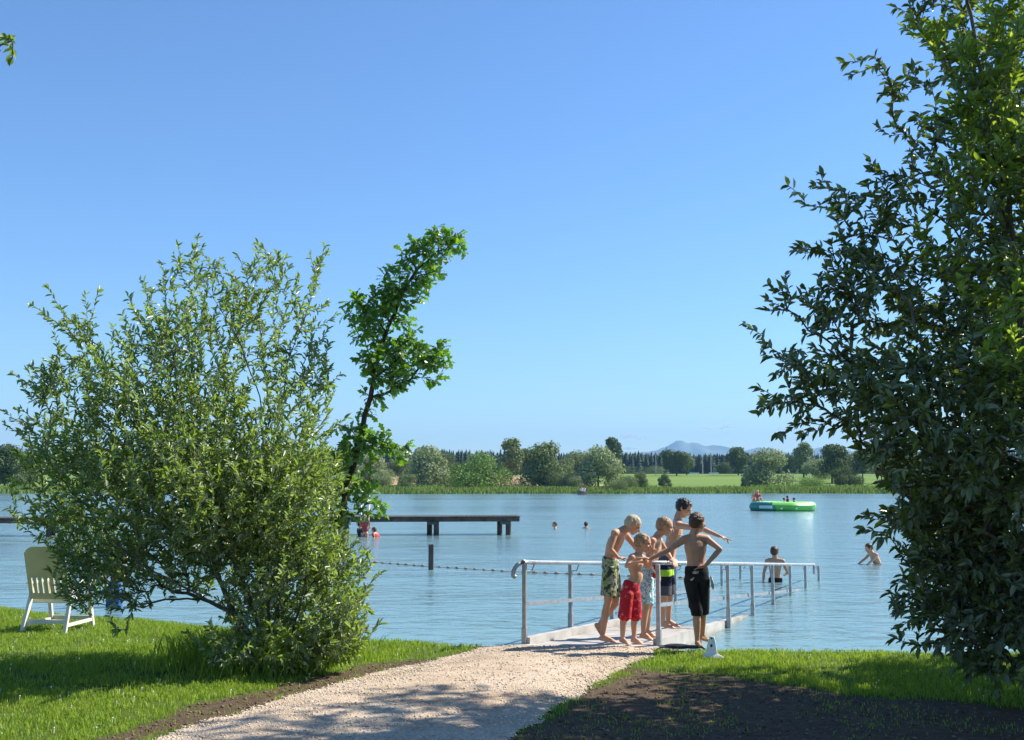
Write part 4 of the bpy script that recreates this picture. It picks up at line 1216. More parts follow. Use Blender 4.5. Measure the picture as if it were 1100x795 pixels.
for a, b in zip(dense[:-1], dense[1:]):
    acc += (b - a).length
    if acc > .18:
        acc = 0
        if a.x < -5.2: continue
        if fme is None:
            bm = bmesh.new(); bm_ell(bm, (0, 0, 0), ((.04, 0, 0), (0, .032, 0), (0, 0, .032)), 2); bm_cyl(bm, (-.05, 0, 0), (.05, 0, 0), .014, .014, 8)
            fme = bpy.data.meshes.new('float'); bm.to_mesh(fme); bm.free(); fme.materials.append(floatm)
            for q_ in fme.polygons: q_.use_smooth = True
        o = link_mesh('float', fme, fl); o.location = a - pts[5] + Vector((0, 0, random.uniform(.006, .02))); o.rotation_euler = (0, 0, math.atan2((b - a).y, (b - a).x) + random.uniform(-.3, .3))

# ------------------------------------------------------------------ green inflatable
rubber_g = simple('raft_green', [(.3, (.06, .38, .05)), (.7, (.09, .46, .07))], 1.5, .3, spec=.5)
rubber_l = simple('raft_light_green', [(.3, (.26, .62, .12)), (.7, (.32, .68, .16))], 1.5, .3, spec=.5)
rubber_b = simple('raft_teal', [(.3, (.02, .16, .13)), (.7, (.03, .22, .20))], 1.5, .3, spec=.5)
netm = simple('trampoline_sheet', [(.3, (.03, .03, .035)), (.7, (.06, .06, .065))], 5, .8)
rp = atz(841, 548.5, 0.0)
raft = thing('inflatable_raft', 'bright green ring shaped inflatable trampoline with teal end floating far out on the lake', 'inflatable raft', (rp[0], rp[1], 0), rz=R(8))
def ring_part(name, mat, a0, a1, rx=1.95, ry=1.7, tr=.31, zc=.26, nseg=60):
    V = []; Fq = []
    an = np.linspace(a0, a1, nseg)
    for i, a in enumerate(an):
        # rounded octagon
        q = 1.0 / max(abs(math.cos((a % (math.pi / 4)) - math.pi / 8)), .1) * math.cos(math.pi / 8)
        q = 1 + (q - 1) * .9
        c = np.array([rx * math.cos(a) * q, ry * math.sin(a) * q, zc])
        nrm = np.array([math.cos(a), math.sin(a), 0])
        pin = 1 - .06 * (abs(((a / (math.pi / 4)) % 1) - 0) < .06)
        for j in range(16):
            th = j / 16 * 6.2832
            V.append(c + nrm * math.cos(th) * tr * pin + np.array([0, 0, math.sin(th) * tr * pin]))
    m_ = len(an)
    for i in range(m_ - 1):
        for j in range(16):
            Fq.append([i * 16 + j, i * 16 + (j + 1) % 16, (i + 1) * 16 + (j + 1) % 16, (i + 1) * 16 + j])
    me = np_mesh(name, np.array(V), np.array(Fq), mat, smooth=True)
    return link_mesh(name, me, raft)
ring_part('tube', rubber_g, R(-122), R(136))
ring_part('end_tube', rubber_b, R(135.8), R(238.2), tr=.318, nseg=26)
# light green top skirt
bm = bmesh.new()
Vt = []
an = np.linspace(0, 2 * math.pi, 49)[:-1]
inn_, out_ = [], []
for a in an:
    q = 1.0 / max(abs(math.cos((a % (math.pi / 4)) - math.pi / 8)), .1) * math.cos(math.pi / 8); q = 1 + (q - 1) * .9
    nrm = Vector((math.cos(a), math.sin(a), 0)); c = Vector((1.95 * math.cos(a) * q, 1.7 * math.sin(a) * q, .26))
    row = []
    for th in (R(20), R(45), R(70), R(95), R(120), R(150)):
        row.append(bm.verts.new(c + nrm * math.cos(th) * .327 + Vector((0, 0, math.sin(th) * .327))))
    inn_.append(row)
for i in range(len(inn_)):
    if math.radians(140) < an[i] < math.radians(232): continue
    r1_, r2_ = inn_[i], inn_[(i + 1) % len(inn_)]
    for k in range(5): bm.faces.new((r1_[k], r1_[k + 1], r2_[k + 1], r2_[k]))
bmesh.ops.delete(bm, geom=[v for v in bm.verts if not v.link_faces], context='VERTS')
bm_obj('top_cover', bm, rubber_l, raft, True)
bm = bmesh.new(); r_ = bmesh.ops.create_cone(bm, cap_ends=True, segments=24, radius1=1.6, radius2=1.6, depth=.02)
bmesh.ops.transform(bm, matrix=Matrix.Translation((0, 0, .40)) @ Matrix.Diagonal((1.05, .92, 1, 1)), verts=r_['verts']); bm_obj('jumping_sheet', bm, netm, raft)
for ax_ in (-.9, .1, 1.2):
    bm = bmesh.new(); bm_box(bm, ax_ - .06, ax_ + .06, -2.06, -2.03, .15, .22); bm_obj('grip', bm, white_paint, raft)
bm = bmesh.new(); bm_box(bm, -.42, .42, -.02, .02, -.09, .09); o = bm_obj('pale_panel', bm, simple('raft_panel', [(.3, (.35, .5, .5)), (.7, (.45, .6, .58))], 3, .4), raft)
o.location = (-1.72, -1.45, .27); o.rotation_euler = (0, 0, R(-42))

# ------------------------------------------------------------------ rowing boat with anglers at the far bank
bp_ = atz(625, 531.2, 0.0)
BR = R(68)
boat = thing('rowing_boat', 'tiny dark rowing boat with two anglers in front of the far reeds', 'boat', (bp_[0], bp_[1] - 2, 0), rz=BR)
bm = bmesh.new()
hull = []
for i in range(9):
    u = i / 8 * 2 - 1; w = .62 * (1 - abs(u) ** 2.6) + .02; ze = .42 + .12 * u * u
    hull.append([bm.verts.new((u * 1.9, -w, ze)), bm.verts.new((u * 1.75, -w * .6, -.1)), bm.verts.new((u * 1.75, w * .6, -.1)), bm.verts.new((u * 1.9, w, ze))])
for a, b in zip(hull[:-1], hull[1:]):
    for k in range(3): bm.faces.new((a[k], a[k + 1], b[k + 1], b[k]))
o = bm_obj('hull', bm, simple('boat_paint', [(.3, (.02, .022, .025)), (.7, (.05, .05, .05))], 3, .5), boat)
sm = o.modifiers.new('thickness', 'SOLIDIFY'); sm.thickness = .04
for xx in (-.8, .5):
    bm = bmesh.new(); bm_box(bm, xx - .12, xx + .12, -.5, .5, .2, .23); bm_obj('thwart', bm, old_wood, boat)

# ------------------------------------------------------------------ white garden chair
plastic = simple('white_plastic', [(.3, (.55, .53, .45)), (.7, (.66, .64, .56))], 6, .45, bump=.03, sss=0)
def plastic_back():
    m, nt, out = new_mat('shaded_plastic')
    col, f, s_ = noise_ramp(nt, 5, [(.3, (.50, .46, .28)), (.7, (.60, .56, .36))], 5)  # shade on the back and light through it are put into this olive colour
    p = N(nt, 'ShaderNodeBsdfPrincipled'); p.inputs['Roughness'].default_value = .5; L(nt, col, p.inputs['Base Color'])
    tr = N(nt, 'ShaderNodeBsdfTranslucent'); tr.inputs['Color'].default_value = (.55, .5, .28, 1)
    mx = N(nt, 'ShaderNodeMixShader'); mx.inputs[0].default_value = .18; L(nt, p.outputs[0], mx.inputs[1]); L(nt, tr.outputs[0], mx.inputs[2])
    L(nt, mx.outputs[0], out.inputs['Surface']); return m
cp = G(50, 679)
chair = thing('garden_chair', 'white plastic high back garden chair facing the lake with its back shell coloured olive for shade', 'chair', (cp[0], cp[1] + .3, float(ground_z(cp[0], cp[1] + .3))), rz=R(-6))
chair.scale = (.93, .93, .93)
# local: +y faces the lake, back of the chair towards the camera (-y)
W2 = .27
bm = bmesh.new()
def back_y(z): return -.20 - .22 * (z - .42) / .68
def bpt(x, z):                                   # curved shell
    return Vector((x, back_y(z) - .06 * (1 - (x / .3) ** 2), z))
def strip(bm, x0, x1, z0, z1, nx=4, nz=4, th=.018, top=False):
    g1 = []
    for i in range(nx + 1):
        col_ = []
        for j in range(nz + 1):
            x = x0 + (x1 - x0) * i / nx; zz = z0 + (z1 - z0) * j / nz
            if top: zz = z0 + (z1 - z0) * j / nz * (1 - .22 * abs(x / W2) ** 4)
            col_.append((bpt(x, zz)))
        g1.append(col_)
    A_ = [[bm.verts.new(p) for p in c] for c in g1]; B_ = [[bm.verts.new(p + Vector((0, th, 0))) for p in c] for c in g1]
    for i in range(nx):
        for j in range(nz):
            bm.faces.new((A_[i][j], A_[i + 1][j], A_[i + 1][j + 1], A_[i][j + 1])); bm.faces.new((B_[i][j], B_[i][j + 1], B_[i + 1][j + 1], B_[i + 1][j]))
    for j in range(nz):
        bm.faces.new((A_[0][j], A_[0][j + 1], B_[0][j + 1], B_[0][j])); bm.faces.new((A_[nx][j], B_[nx][j], B_[nx][j + 1], A_[nx][j + 1]))
    for i in range(nx):
        bm.faces.new((A_[i][0], B_[i][0], B_[i + 1][0], A_[i + 1][0])); bm.faces.new((A_[i][nz], A_[i + 1][nz], B_[i + 1][nz], B_[i][nz]))
strip(bm, -W2, W2, .70, 1.10, 10, 6, top=True)
strip(bm, -W2, W2, .42, .50, 10, 1)
xs_ = np.linspace(-W2, W2, 8)
for i in range(7):
    gap = .012
    strip(bm, xs_[i] + (gap if i else 0), xs_[i + 1] - (gap if i < 6 else 0), .50, .70, 1, 3)
bm_obj('backrest', bm, plastic_back(), chair)
bm = bmesh.new()
bm_box(bm, -.26, .26, -.16, -.10, .36, .42)
for i in range(8): bm_box(bm, -.26, .26, -.09 + i * .055, -.045 + i * .055, .39, .415)
bm_obj('seat', bm, plastic, chair, bevel=.006)
for sx in (-1, 1):
    bm = bmesh.new(); bm_bar(bm, (sx * .285, -.34, .0), (sx * .26, -.14, .60), .045, .05); bm_obj('leg', bm, plastic, chair, bevel=.006)
    bm = bmesh.new(); bm_bar(bm, (sx * .285, .40, .0), (sx * .27, .24, .60), .045, .05); bm_obj('leg', bm, plastic, chair, bevel=.006)
    bm = bmesh.new(); bm_box(bm, sx * .29 - .035, sx * .29 + .035, -.22, .36, .605, .635); bm_obj('armrest', bm, plastic, chair, bevel=.01)
    bm = bmesh.new(); bm_bar(bm, (sx * .285, -.30, .10), (sx * .285, .37, .10), .025, .04); bm_obj('side_stretcher', bm, plastic, chair)
bm = bmesh.new(); bm_bar(bm, (-.28, -.27, .14), (.28, -.27, .14), .03, .05); bm_obj('rear_stretcher', bm, plastic, chair)
bm = bmesh.new(); bm_bar(bm, (-.28, .38, .12), (.28, .38, .12), .03, .05); bm_obj('front_stretcher', bm, plastic, chair)

# ------------------------------------------------------------------ people
def skin(name, a, b, c):
    return simple(name, [(.3, a), (.5, b), (.72, c)], 9, .55, bump=.05, bscale=90, spec=.35, sss=.12)
SK_A = skin('skin_fair', (.48, .25, .15), (.55, .30, .19), (.61, .35, .235))
SK_B = skin('skin_tan', (.38, .21, .13), (.45, .255, .165), (.51, .30, .20))
EYE = simple('eye_dark', [(.3, (.03, .02, .015)), (.7, (.05, .035, .03))], 9, .3)
LIP = simple('lip', [(.3, (.42, .16, .13)), (.7, (.48, .2, .16))], 9, .45)
HB = simple('hair_blond', [(.3, (.36, .27, .17)), (.55, (.52, .41, .27)), (.75, (.64, .53, .38))], 55, .55, bump=.7, bscale=140, stretch=(1, 1, .3))
HS = simple('hair_sandy', [(.3, (.20, .12, .06)), (.7, (.42, .28, .15))], 55, .55, bump=.7, bscale=140, stretch=(1, 1, .3))
HD = simple('hair_dark', [(.3, (.012, .010, .009)), (.7, (.035, .027, .022))], 55, .45, bump=.7, bscale=140, stretch=(1, 1, .3))
HR = simple('hair_brown', [(.3, (.035, .018, .010)), (.7, (.10, .052, .028))], 55, .5, bump=.7, bscale=140, stretch=(1, 1, .3))

def to_np(v): return np.array(v, float)
def unit(v):
    v = np.array(v, float); return v / (np.linalg.norm(v) + 1e-9)

def remesh(bm, name, mat, parent, voxel, smooth_it, origin, slots=None):
    me = bpy.data.meshes.new('tmp'); bm.to_mesh(me); bm.free()
    o = bpy.data.objects.new('tmp', me); C.objects.link(o)
    r_ = o.modifiers.new('r', 'REMESH'); r_.mode = 'VOXEL'; r_.voxel_size = voxel
    s_ = o.modifiers.new('s', 'SMOOTH'); s_.factor = .5; s_.iterations = smooth_it
    dg = bpy.context.evaluated_depsgraph_get()
    m2 = bpy.data.meshes.new_from_object(o.evaluated_get(dg)); m2.name = name
    bpy.data.objects.remove(o); bpy.data.meshes.remove(me)
    m2.transform(Matrix.Translation(-Vector(origin)))
    m2.materials.clear()
    for q in (mat if isinstance(mat, list) else [mat]): m2.materials.append(q)
    for p_ in m2.polygons: p_.use_smooth = True
    return link_mesh(name, m2, parent)

def person(label, J, s=1.0, skin_m=SK_A, hair_m=HB, shorts=None, cat='person', group=None, look=(1, 0, -.3), voxel=.0062, hairstyle='short', base=None, submerged=False, top=None, lod=False, headup=(0, 0, 1), hs=1.0, girth=1.0):
    """J: dict of 3-D joints. s: stature scale (1 = 1.42 m child)."""
    J = {k: to_np(v) for k, v in J.items()}
    if base is None:
        base = (J['toeL'] + J['toeR']) / 2; base[2] = min(J['toeL'][2], J['toeR'][2]) - .02
    t = thing('person', label, cat, base, group=group)
    bm = bmesh.new()
    g = girth * s
    # --- torso
    pel, chest, neck = J['pelvis'], (J['shL'] + J['shR']) / 2, J['neck']
    latS = unit(J['shR'] - J['shL']); latH = unit(J['hipR'] - J['hipL'])
    spine = unit(chest - pel)
    prof = [(-.04, .112, .082), (.08, .118, .086), (.22, .108, .080), (.38, .102, .075), (.52, .108, .079), (.66, .118, .084), (.80, .126, .084), (.90, .122, .074), (.985, .095, .058)]
    shw = np.linalg.norm(J['shR'] - J['shL'])
    bendv = J.get('bend', np.zeros(3))
    n_ = len(prof)
    for i in range(22):
        u = -.04 + (1.03) * i / 21
        w = np.interp(u, [p[0] for p in prof], [p[1] for p in prof]); d = np.interp(u, [p[0] for p in prof], [p[2] for p in prof])
        lat = unit(latH * (1 - u) + latS * u); fwd = unit(np.cross(spine, lat) * -1)
        c = pel + (chest - pel) * u + bendv * math.sin(math.pi * max(0, min(1, u))) 
        if 'belly' in J and .1 < u < .62: c = c + J['belly'] * math.sin(math.pi * (u - .1) / .52)
        bm_ell(bm, c, (lat * w * g, fwd * d * g, spine * .045 * s), 2)
    # buttocks, shoulders
    for sd in ('L', 'R'):
        bm_sph(bm, J['hip' + sd], .068 * g)
        bm_sph(bm, J['sh' + sd], .047 * g)
        bm_cap(bm, J['sh' + sd], chest * .6 + neck * .4, .046 * g, .052 * g)
    # trapezius + neck
    hd = J['head']
    bm_cap(bm, chest + (neck - chest) * .2, neck, .06 * g, .046 * s)
    hs_ = s ** .45 * hs
    f = unit(look); upv = np.array(headup, float)
    lft = unit(np.cross(upv, f)); uph = unit(np.cross(f, lft))
    skull_base = hd - uph * .055 * hs_ - f * .02 * hs_
    bm_cap(bm, neck, skull_base, .046 * s, .047 * hs_)
    # head
    bm_ell(bm, hd + uph * .025 * hs_ - f * .012 * hs_, (f * .093 * hs_, lft * .073 * hs_, uph * .082 * hs_), 3)
    bm_ell(bm, hd - uph * .022 * hs_ + f * .022 * hs_, (f * .064 * hs_, lft * .058 * hs_, uph * .070 * hs_), 3)
    bm_ell(bm, hd - uph * .075 * hs_ + f * .046 * hs_, (f * .030 * hs_, lft * .034 * hs_, uph * .026 * hs_), 2)     # chin
    bm_cap(bm, hd + uph * .012 * hs_ + f * .077 * hs_, hd - uph * .022 * hs_ + f * .101 * hs_, .008 * hs_, .0115 * hs_)  # nose
    bm_ell(bm, hd + uph * .026 * hs_ + f * .073 * hs_, (f * .012 * hs_, lft * .045 * hs_, uph * .009 * hs_), 2)   # brow
    bm_ell(bm, hd - uph * .047 * hs_ + f * .080 * hs_, (f * .012 * hs_, lft * .022 * hs_, uph * .009 * hs_), 2)   # mouth
    for q in (-1, 1):
        bm_ell(bm, hd + lft * q * .074 * hs_ - f * .006 * hs_ - uph * .005 * hs_, (f * .019 * hs_, lft * .008 * hs_, uph * .029 * hs_), 2)   # ear
        bm_ell(bm, hd + lft * q * .038 * hs_ + f * .058 * hs_ - uph * .018 * hs_, (f * .022 * hs_, lft * .022 * hs_, uph * .020 * hs_), 2)  # cheek
    # arms
    for sd in ('L', 'R'):
        a, b, c = J['sh' + sd], J['el' + sd], J['ha' + sd]
        m1 = a + (b - a) * .4
        bm_cap(bm, a, m1, .040 * g, .036 * g); bm_cap(bm, m1, b, .036 * g, .027 * g)
        m2 = b + (c - b) * .3
        bm_cap(bm, b, m2, .028 * g, .0295 * g); bm_cap(bm, m2, c, .0295 * g, .019 * g)
        d = unit(c - b)
        hdir = unit(J.get('hd' + sd, d)); 
        hn = unit(J.get('hn' + sd, np.cross(hdir, unit(np.cross(hdir, [0, 0, 1.]) + 1e-4))))     # palm normal
        hw = np.cross(hdir, hn)
        pc = c + hdir * .040 * s
        bm_ell(bm, pc, (hdir * .044 * s, hw * .033 * s, hn * .0155 * s), 2)
        if not lod:
            point = J.get('point' + sd) is not None
            for fi, (o_, ln_) in enumerate(((-.024, .058), (-.008, .066), (.009, .062), (.024, .050))):
                r0_ = pc + hdir * .030 * s + hw * o_ * s
                curl_ = .25 if not point or fi == 0 else .9
                if point and fi == 0: curl_ = 0.02
                k1 = r0_ + unit(hdir + hn * curl_ * .6 + hw * o_ * 6) * ln_ * .5 * s
                k2 = k1 + unit(hdir * (1 - curl_ * .6) + hn * curl_ * 1.3) * ln_ * .5 * s
                bm_cap(bm, r0_, k1, .0088, .0084, n=8); bm_cap(bm, k1, k2, .0084, .0078, n=8)
            tb = pc - hdir * .02 * s - hw * .026 * s
            k1 = tb + unit(hdir * .8 - hw * .7 + hn * .4) * .032 * s; k2 = k1 + unit(hdir - hw * .25 + hn * .4) * .026 * s
            bm_cap(bm, tb, k1, .0105, .0092, n=8); bm_cap(bm, k1, k2, .0092, .0082, n=8)
    # legs
    for sd in ('L', 'R'):
        a, b, c, e = J['hip' + sd], J['kn' + sd], J['an' + sd], J['toe' + sd]
        m1 = a + (b - a) * .45
        bm_cap(bm, a, m1, .070 * g, .060 * g); bm_cap(bm, m1, b, .060 * g, .043 * g)
        ld_ = unit(c - b); back = unit(np.cross(ld_, np.cross(ld_, e - c)))      # direction away from toes
        back = unit(-(e - c) + ld_ * np.dot(e - c, ld_))
        m2 = b + (c - b) * .32 + back * .010 * s
        bm_cap(bm, b, m2, .041 * g, .044 * g); bm_cap(bm, m2, c, .044 * g, .025 * g)
        # foot
        td = unit(e - c); th_ = unit((e - c) * np.array([1, 1, 0]))
        heel = c - th_ * .020 * s - np.array([0, 0, .028 * s])
        if abs(td[2]) > .75: heel = c + back * .03 * s
        bm_sph(bm, heel, .026 * s); bm_sph(bm, c, .028 * s)
        ball = heel + (e - heel) * .72
        lat_ = unit(np.cross(th_, [0, 0, 1.]))
        bm_cap(bm, c, ball, .027 * s, .022 * s); bm_cap(bm, heel, ball, .026 * s, .021 * s)
        bm_ell(bm, ball, (unit(e - heel) * .04 * s, lat_ * .036 * s, np.cross(lat_, unit(e - heel)) * .018 * s), 2)
        if not lod:
            for ti in range(5):
                o_ = (-.028 + .0135 * ti); ln_ = .030 - .003 * ti if True else 0
                bm_cap(bm, ball + lat_ * o_ * s + unit(e - heel) * .018 * s, ball + lat_ * o_ * 1.1 * s + unit(e - heel) * (.018 + ln_) * s - np.array([0, 0, .004]), .0105 * s, .0085 * s, n=8)
    body = remesh(bm, 'body', [skin_m, EYE, LIP], t, voxel, 3 if not lod else 2, base)
    if not lod:
        me = body.data; bo_ = to_np(base)
        co = np.empty(len(me.vertices) * 3); me.vertices.foreach_get('co', co); co = co.reshape(-1, 3) + bo_
        cen = np.array([co[list(p_.vertices)].mean(0) for p_ in me.polygons])
        mi = np.zeros(len(cen), int)
        for q in (-1, 1):
            ec = hd + uph * .008 * hs_ + f * .074 * hs_ + lft * q * .030 * hs_
            rel = cen - ec; mi[(np.abs(rel @ lft) < .013 * hs_) & (np.abs(rel @ uph) < .0065 * hs_) & (rel @ f > -.02)] = 1
        rel = cen - (hd - uph * .048 * hs_ + f * .088 * hs_)
        mi[(np.abs(rel @ lft) < .022 * hs_) & (np.abs(rel @ uph) < .006 * hs_) & (rel @ f > -.012)] = 2
        me.polygons.foreach_set('material_index', mi.astype(np.int32))
    # hair
    bm = bmesh.new()
    hc = hd + uph * .030 * hs_ - f * .018 * hs_
    hk = .965 if hairstyle == 'crop' else 1.0
    bm_ell(bm, hc, (f * .091 * hs_ * hk, lft * .0765 * hs_ * hk, uph * .081 * hs_ * hk), 4)
    bm_ell(bm, hc - uph * .035 * hs_ - f * .022 * hs_, (f * .070 * hs_, lft * .074 * hs_, uph * .065 * hs_), 3)
    r_ = np.random.default_rng(int(abs(hd[0]) * 1000) % 9999)
    if hairstyle != 'crop':
        for _ in range(150):
            d = unit(r_.normal(size=3)); 
            if d @ f > .55 and d @ uph < .45: continue
            if d @ uph < -.35: continue
            c_ = hc + (f * (d @ f) * .088 + lft * (d @ lft) * .075 + uph * (d @ uph) * .080) * hs_
            tang = unit(-uph * .8 + f * (.5 if d @ f > 0 else -.2) + r_.normal(0, .35, 3))
            ln_ = (.020 if hairstyle == 'short' else .034) * hs_
            bm_cap(bm, c_, c_ + tang * ln_ + unit(d) * .001, (.0075 if hairstyle == 'short' else .0115) * hs_, .004 * hs_, n=6)
    # cut hair off the face
    bmv = [v for v in bm.verts]
    for v in bmv:
        rel = to_np(v.co) - hd
        if rel @ f > .060 * hs_ and rel @ uph < .040 * hs_:
            v.co = Vector(hd + rel - f * (rel @ f - .060 * hs_) * 1.0)
        if rel @ uph < -.055 * hs_ and rel @ f > -.02:
            v.co = Vector(to_np(v.co) + uph * (-.055 * hs_ - rel @ uph))
    remesh(bm, 'hair', hair_m, t, .005 if not lod else .012, 1, base)
    # shorts
    if shorts:
        bm = bmesh.new()
        wst = shorts.get('waist', .20)
        g2 = g * 1.0
        for i in range(9):
            u = -.10 + (wst + .10) * i / 8
            w = np.interp(u, [-.1, .08, .3], [.118, .125, .112]); d = np.interp(u, [-.1, .08, .3], [.088, .094, .082])
            lat = unit(latH * (1 - u) + latS * u); fwd = unit(np.cross(spine, lat) * -1)
            c = pel + (chest - pel) * u + bendv * math.sin(math.pi * max(0, u))
            bm_ell(bm, c, (lat * (w + .008) * g2, fwd * (d + .008) * g2, spine * .03 * s), 3)
        for sd in ('L', 'R'):
            a, b, c_ = J['hip' + sd], J['kn' + sd], J['an' + sd]
            ln_ = shorts.get('len', .8)
            e_ = a + (b - a) * min(1, ln_)
            flare = shorts.get('flare', .078)
            hr_ = shorts.get('hipr', .082); bm_sph(bm, a, hr_ * g2)
            if ln_ <= 1:
                bm_cyl(bm, a, e_, hr_ * g2, flare * g2, 20)
            else:
                bm_cyl(bm, a, b, hr_ * g2, (hr_ + flare) / 2 * g2, 20); bm_sph(bm, b, (hr_ - .001 + flare) / 2 * g2)
                e_ = b + (c_ - b) * (ln_ - 1); bm_cyl(bm, b, e_, (hr_ + flare) / 2 * g2, flare * g2, 20)
            for _ in range(5):        # soft folds
                u = r_.uniform(.1, .68); d = unit(r_.normal(size=3)); q0 = a + (e_ - a) * u + d * flare * .85 * g2
                bm_cap(bm, q0, q0 + (e_ - a) * .22 + d * .01, .012 * s, .016 * s, n=8)
        so = remesh(bm, 'swim_shorts', shorts['mat'], t, voxel * 1.05, 2, base)
        if shorts.get('string'):
            bm = bmesh.new(); a = to_np(shorts['string']); 
            for k in range(3): bm_cap(bm, a + np.array([.008 * k, 0, 0]), a + np.array([.02 * k - .01, -.005, -.09 + .02 * k]), .004, .003, n=6)
            o_ = bm_obj('drawstring', bm, white_paint, t, True); o_.data.transform(Matrix.Translation(-Vector(base)))
    if top is not None:
        bm = bmesh.new()
        for i in range(14):
            u = .12 + .86 * i / 13
            w = np.interp(u, [p[0] for p in prof], [p[1] for p in prof]) + .010; d = np.interp(u, [p[0] for p in prof], [p[2] for p in prof]) + .010
            lat = unit(latH * (1 - u) + latS * u); fwd = unit(np.cross(spine, lat) * -1)
            bm_ell(bm, pel + (chest - pel) * u + bendv * math.sin(math.pi * u), (lat * w * g, fwd * d * g, spine * .045 * s), 2)
        for sd in ('L', 'R'):
            bm_cap(bm, J['sh' + sd], J['sh' + sd] + (J['el' + sd] - J['sh' + sd]) * .5, .055 * g, .05 * g)
        remesh(bm, 'swim_top', top, t, voxel * 1.3, 2, base)
    return t

def figure(Y0, spec):
    """pixel positions + depth offset -> 3-D joints standing at distance Y0"""
    return {k: at(v[0], v[1], Y0 + (v[2] if len(v) > 2 else 0)) for k, v in spec.items()}

def pattern(name, base_stops, scale, spec_=.2, detail=2, rough=.75):
    return simple(name, base_stops, scale, rough, bump=.3, bscale=50, spec=spec_, detail=detail)

def stepped(name, cols, scale, detail=2, bump=.3, stretch=None, distortion=0):
    m, nt, out = new_mat(name)
    col, fac, src = noise_ramp(nt, scale, [(p, c) for p, c in cols], detail, stretch=stretch)
    nt.nodes[[n.name for n in nt.nodes if n.type == 'VALTORGB'][0]].color_ramp.interpolation = 'CONSTANT'
    p = N(nt, 'ShaderNodeBsdfPrincipled'); p.inputs['Roughness'].default_value = .8; p.inputs['Specular IOR Level'].default_value = .15
    L(nt, col, p.inputs['Base Color'])
    nz = N(nt, 'ShaderNodeTexNoise'); nz.inputs['Scale'].default_value = 45; L(nt, src, nz.inputs['Vector'])
    b = N(nt, 'ShaderNodeBump'); b.inputs['Strength'].default_value = bump; b.inputs['Distance'].default_value = .01
    L(nt, nz.outputs['Fac'], b.inputs['Height']); L(nt, b.outputs[0], p.inputs['Normal']); L(nt, p.outputs[0], out.inputs['Surface'])
    return m
CAMO = stepped('camouflage_cloth', [(0, (.05, .05, .045)), (.42, (.20, .27, .09)), (.5, (.42, .42, .38)), (.56, (.10, .10, .08)), (.62, (.28, .36, .13))], 13)
REDF = stepped('red_floral_cloth', [(0, (.42, .02, .03)), (.54, (.55, .035, .045)), (.62, (.66, .22, .22)), (.68, (.45, .02, .03))], 24)
TURQ = stepped('turquoise_white_cloth', [(0, (.10, .36, .45)), (.44, (.70, .74, .74)), (.54, (.14, .42, .52)), (.64, (.62, .68, .70))], 22)
BLK = stepped('black_cloth', [(0, (.014, .013, .014)), (.5, (.022, .02, .02))], 8, bump=.5)
WHT = stepped('white_print', [(0, (.5, .49, .46)), (.45, (.25, .24, .23)), (.6, (.62, .6, .57))], 50)
def navy_band(zlo, zhi):
    m, nt, out = new_mat('navy_lime_cloth')
    tc = N(nt, 'ShaderNodeTexCoord'); sx = N(nt, 'ShaderNodeSeparateXYZ'); L(nt, tc.outputs['Object'], sx.inputs[0])
    cr = N(nt, 'ShaderNodeValToRGB'); mr = N(nt, 'ShaderNodeMapRange'); mr.inputs['From Min'].default_value = zlo; mr.inputs['From Max'].default_value = zhi
    L(nt, sx.outputs['Z'], mr.inputs['Value']); L(nt, mr.outputs[0], cr.inputs['Fac'])
    cr.color_ramp.interpolation = 'CONSTANT'
    e = cr.color_ramp.elements
    for _ in range(3): e.new(.5)
    for i, (p, c) in enumerate([(0, (.085, .08, .10)), (.30, (.016, .017, .035)), (.56, (.38, .60, .05)), (.74, (.02, .02, .05)), (.9, (.10, .09, .13))]):
        e[i].position = p; e[i].color = (*c, 1)
    p = N(nt, 'ShaderNodeBsdfPrincipled'); p.inputs['Roughness'].default_value = .8; p.inputs['Specular IOR Level'].default_value = .15
    L(nt, cr.outputs['Color'], p.inputs['Base Color']); L(nt, p.outputs[0], out.inputs['Surface'])
    return m

GR = None
# A : fair boy bending his head, green patterned shorts, leftmost
A_ = figure(12.2, dict(head=(680, 564, 0), neck=(669, 569.5, 0), shL=(671, 573, .125), shR=(660.5, 573, -.125), elR=(655.5, 590, -.19), haR=(664, 599, -.15),
    elL=(681, 586, .22), haL=(690, 596, .20), pelvis=(656, 608, 0), hipL=(657.5, 613, .075), hipR=(655, 613, -.075),
    knR=(653, 647, -.09), anR=(647.5, 683, -.08), toeR=(664, 690, -.12), knL=(661, 648, .10), anL=(643, 673, .12), toeL=(650, 688, .16)))
A_['hdR'] = (1, 0, -.1); A_['hdL'] = (.8, .1, -.5)
A_['bend'] = np.array([-.03, 0, 0.0])
person('fair haired boy in green camouflage swim shorts at the left of the group, head bowed', A_, 1.0, SK_A, HB, dict(mat=CAMO, len=.80, flare=.088, waist=.2), look=(.80, -.12, -.58), hs=.97, group='boys gathered on the ramp')
# B : small boy in red shorts
B_ = figure(12.0, dict(head=(691, 583.5, 0), neck=(686, 594, 0), shL=(691, 600, .11), shR=(678.5, 599, -.11), elR=(673, 608, -.16), haR=(685, 604, -.22),
    elL=(697, 609, .10), haL=(700, 600, .02), pelvis=(677.5, 632, 0), hipL=(681.5, 637, .055), hipR=(674, 637, -.055),
    knR=(671, 661, -.06), anR=(668.5, 685.5, -.06), toeR=(676.5, 692, -.12), knL=(682.5, 661, .05), anL=(681, 685.5, .04), toeL=(691, 691.5, -.0)))
B_['belly'] = np.array([.035, 0, 0]); B_['hdR'] = (1, .05, .25); B_['hdL'] = (.2, -.2, .9)
person('smallest boy in bright red knee length shorts with his hands before his chest', B_, .86, SK_A, HS, dict(mat=REDF, len=1.12, flare=.086, waist=.2), look=(.85, -.3, -.22), hs=1.02, group='boys gathered on the ramp')
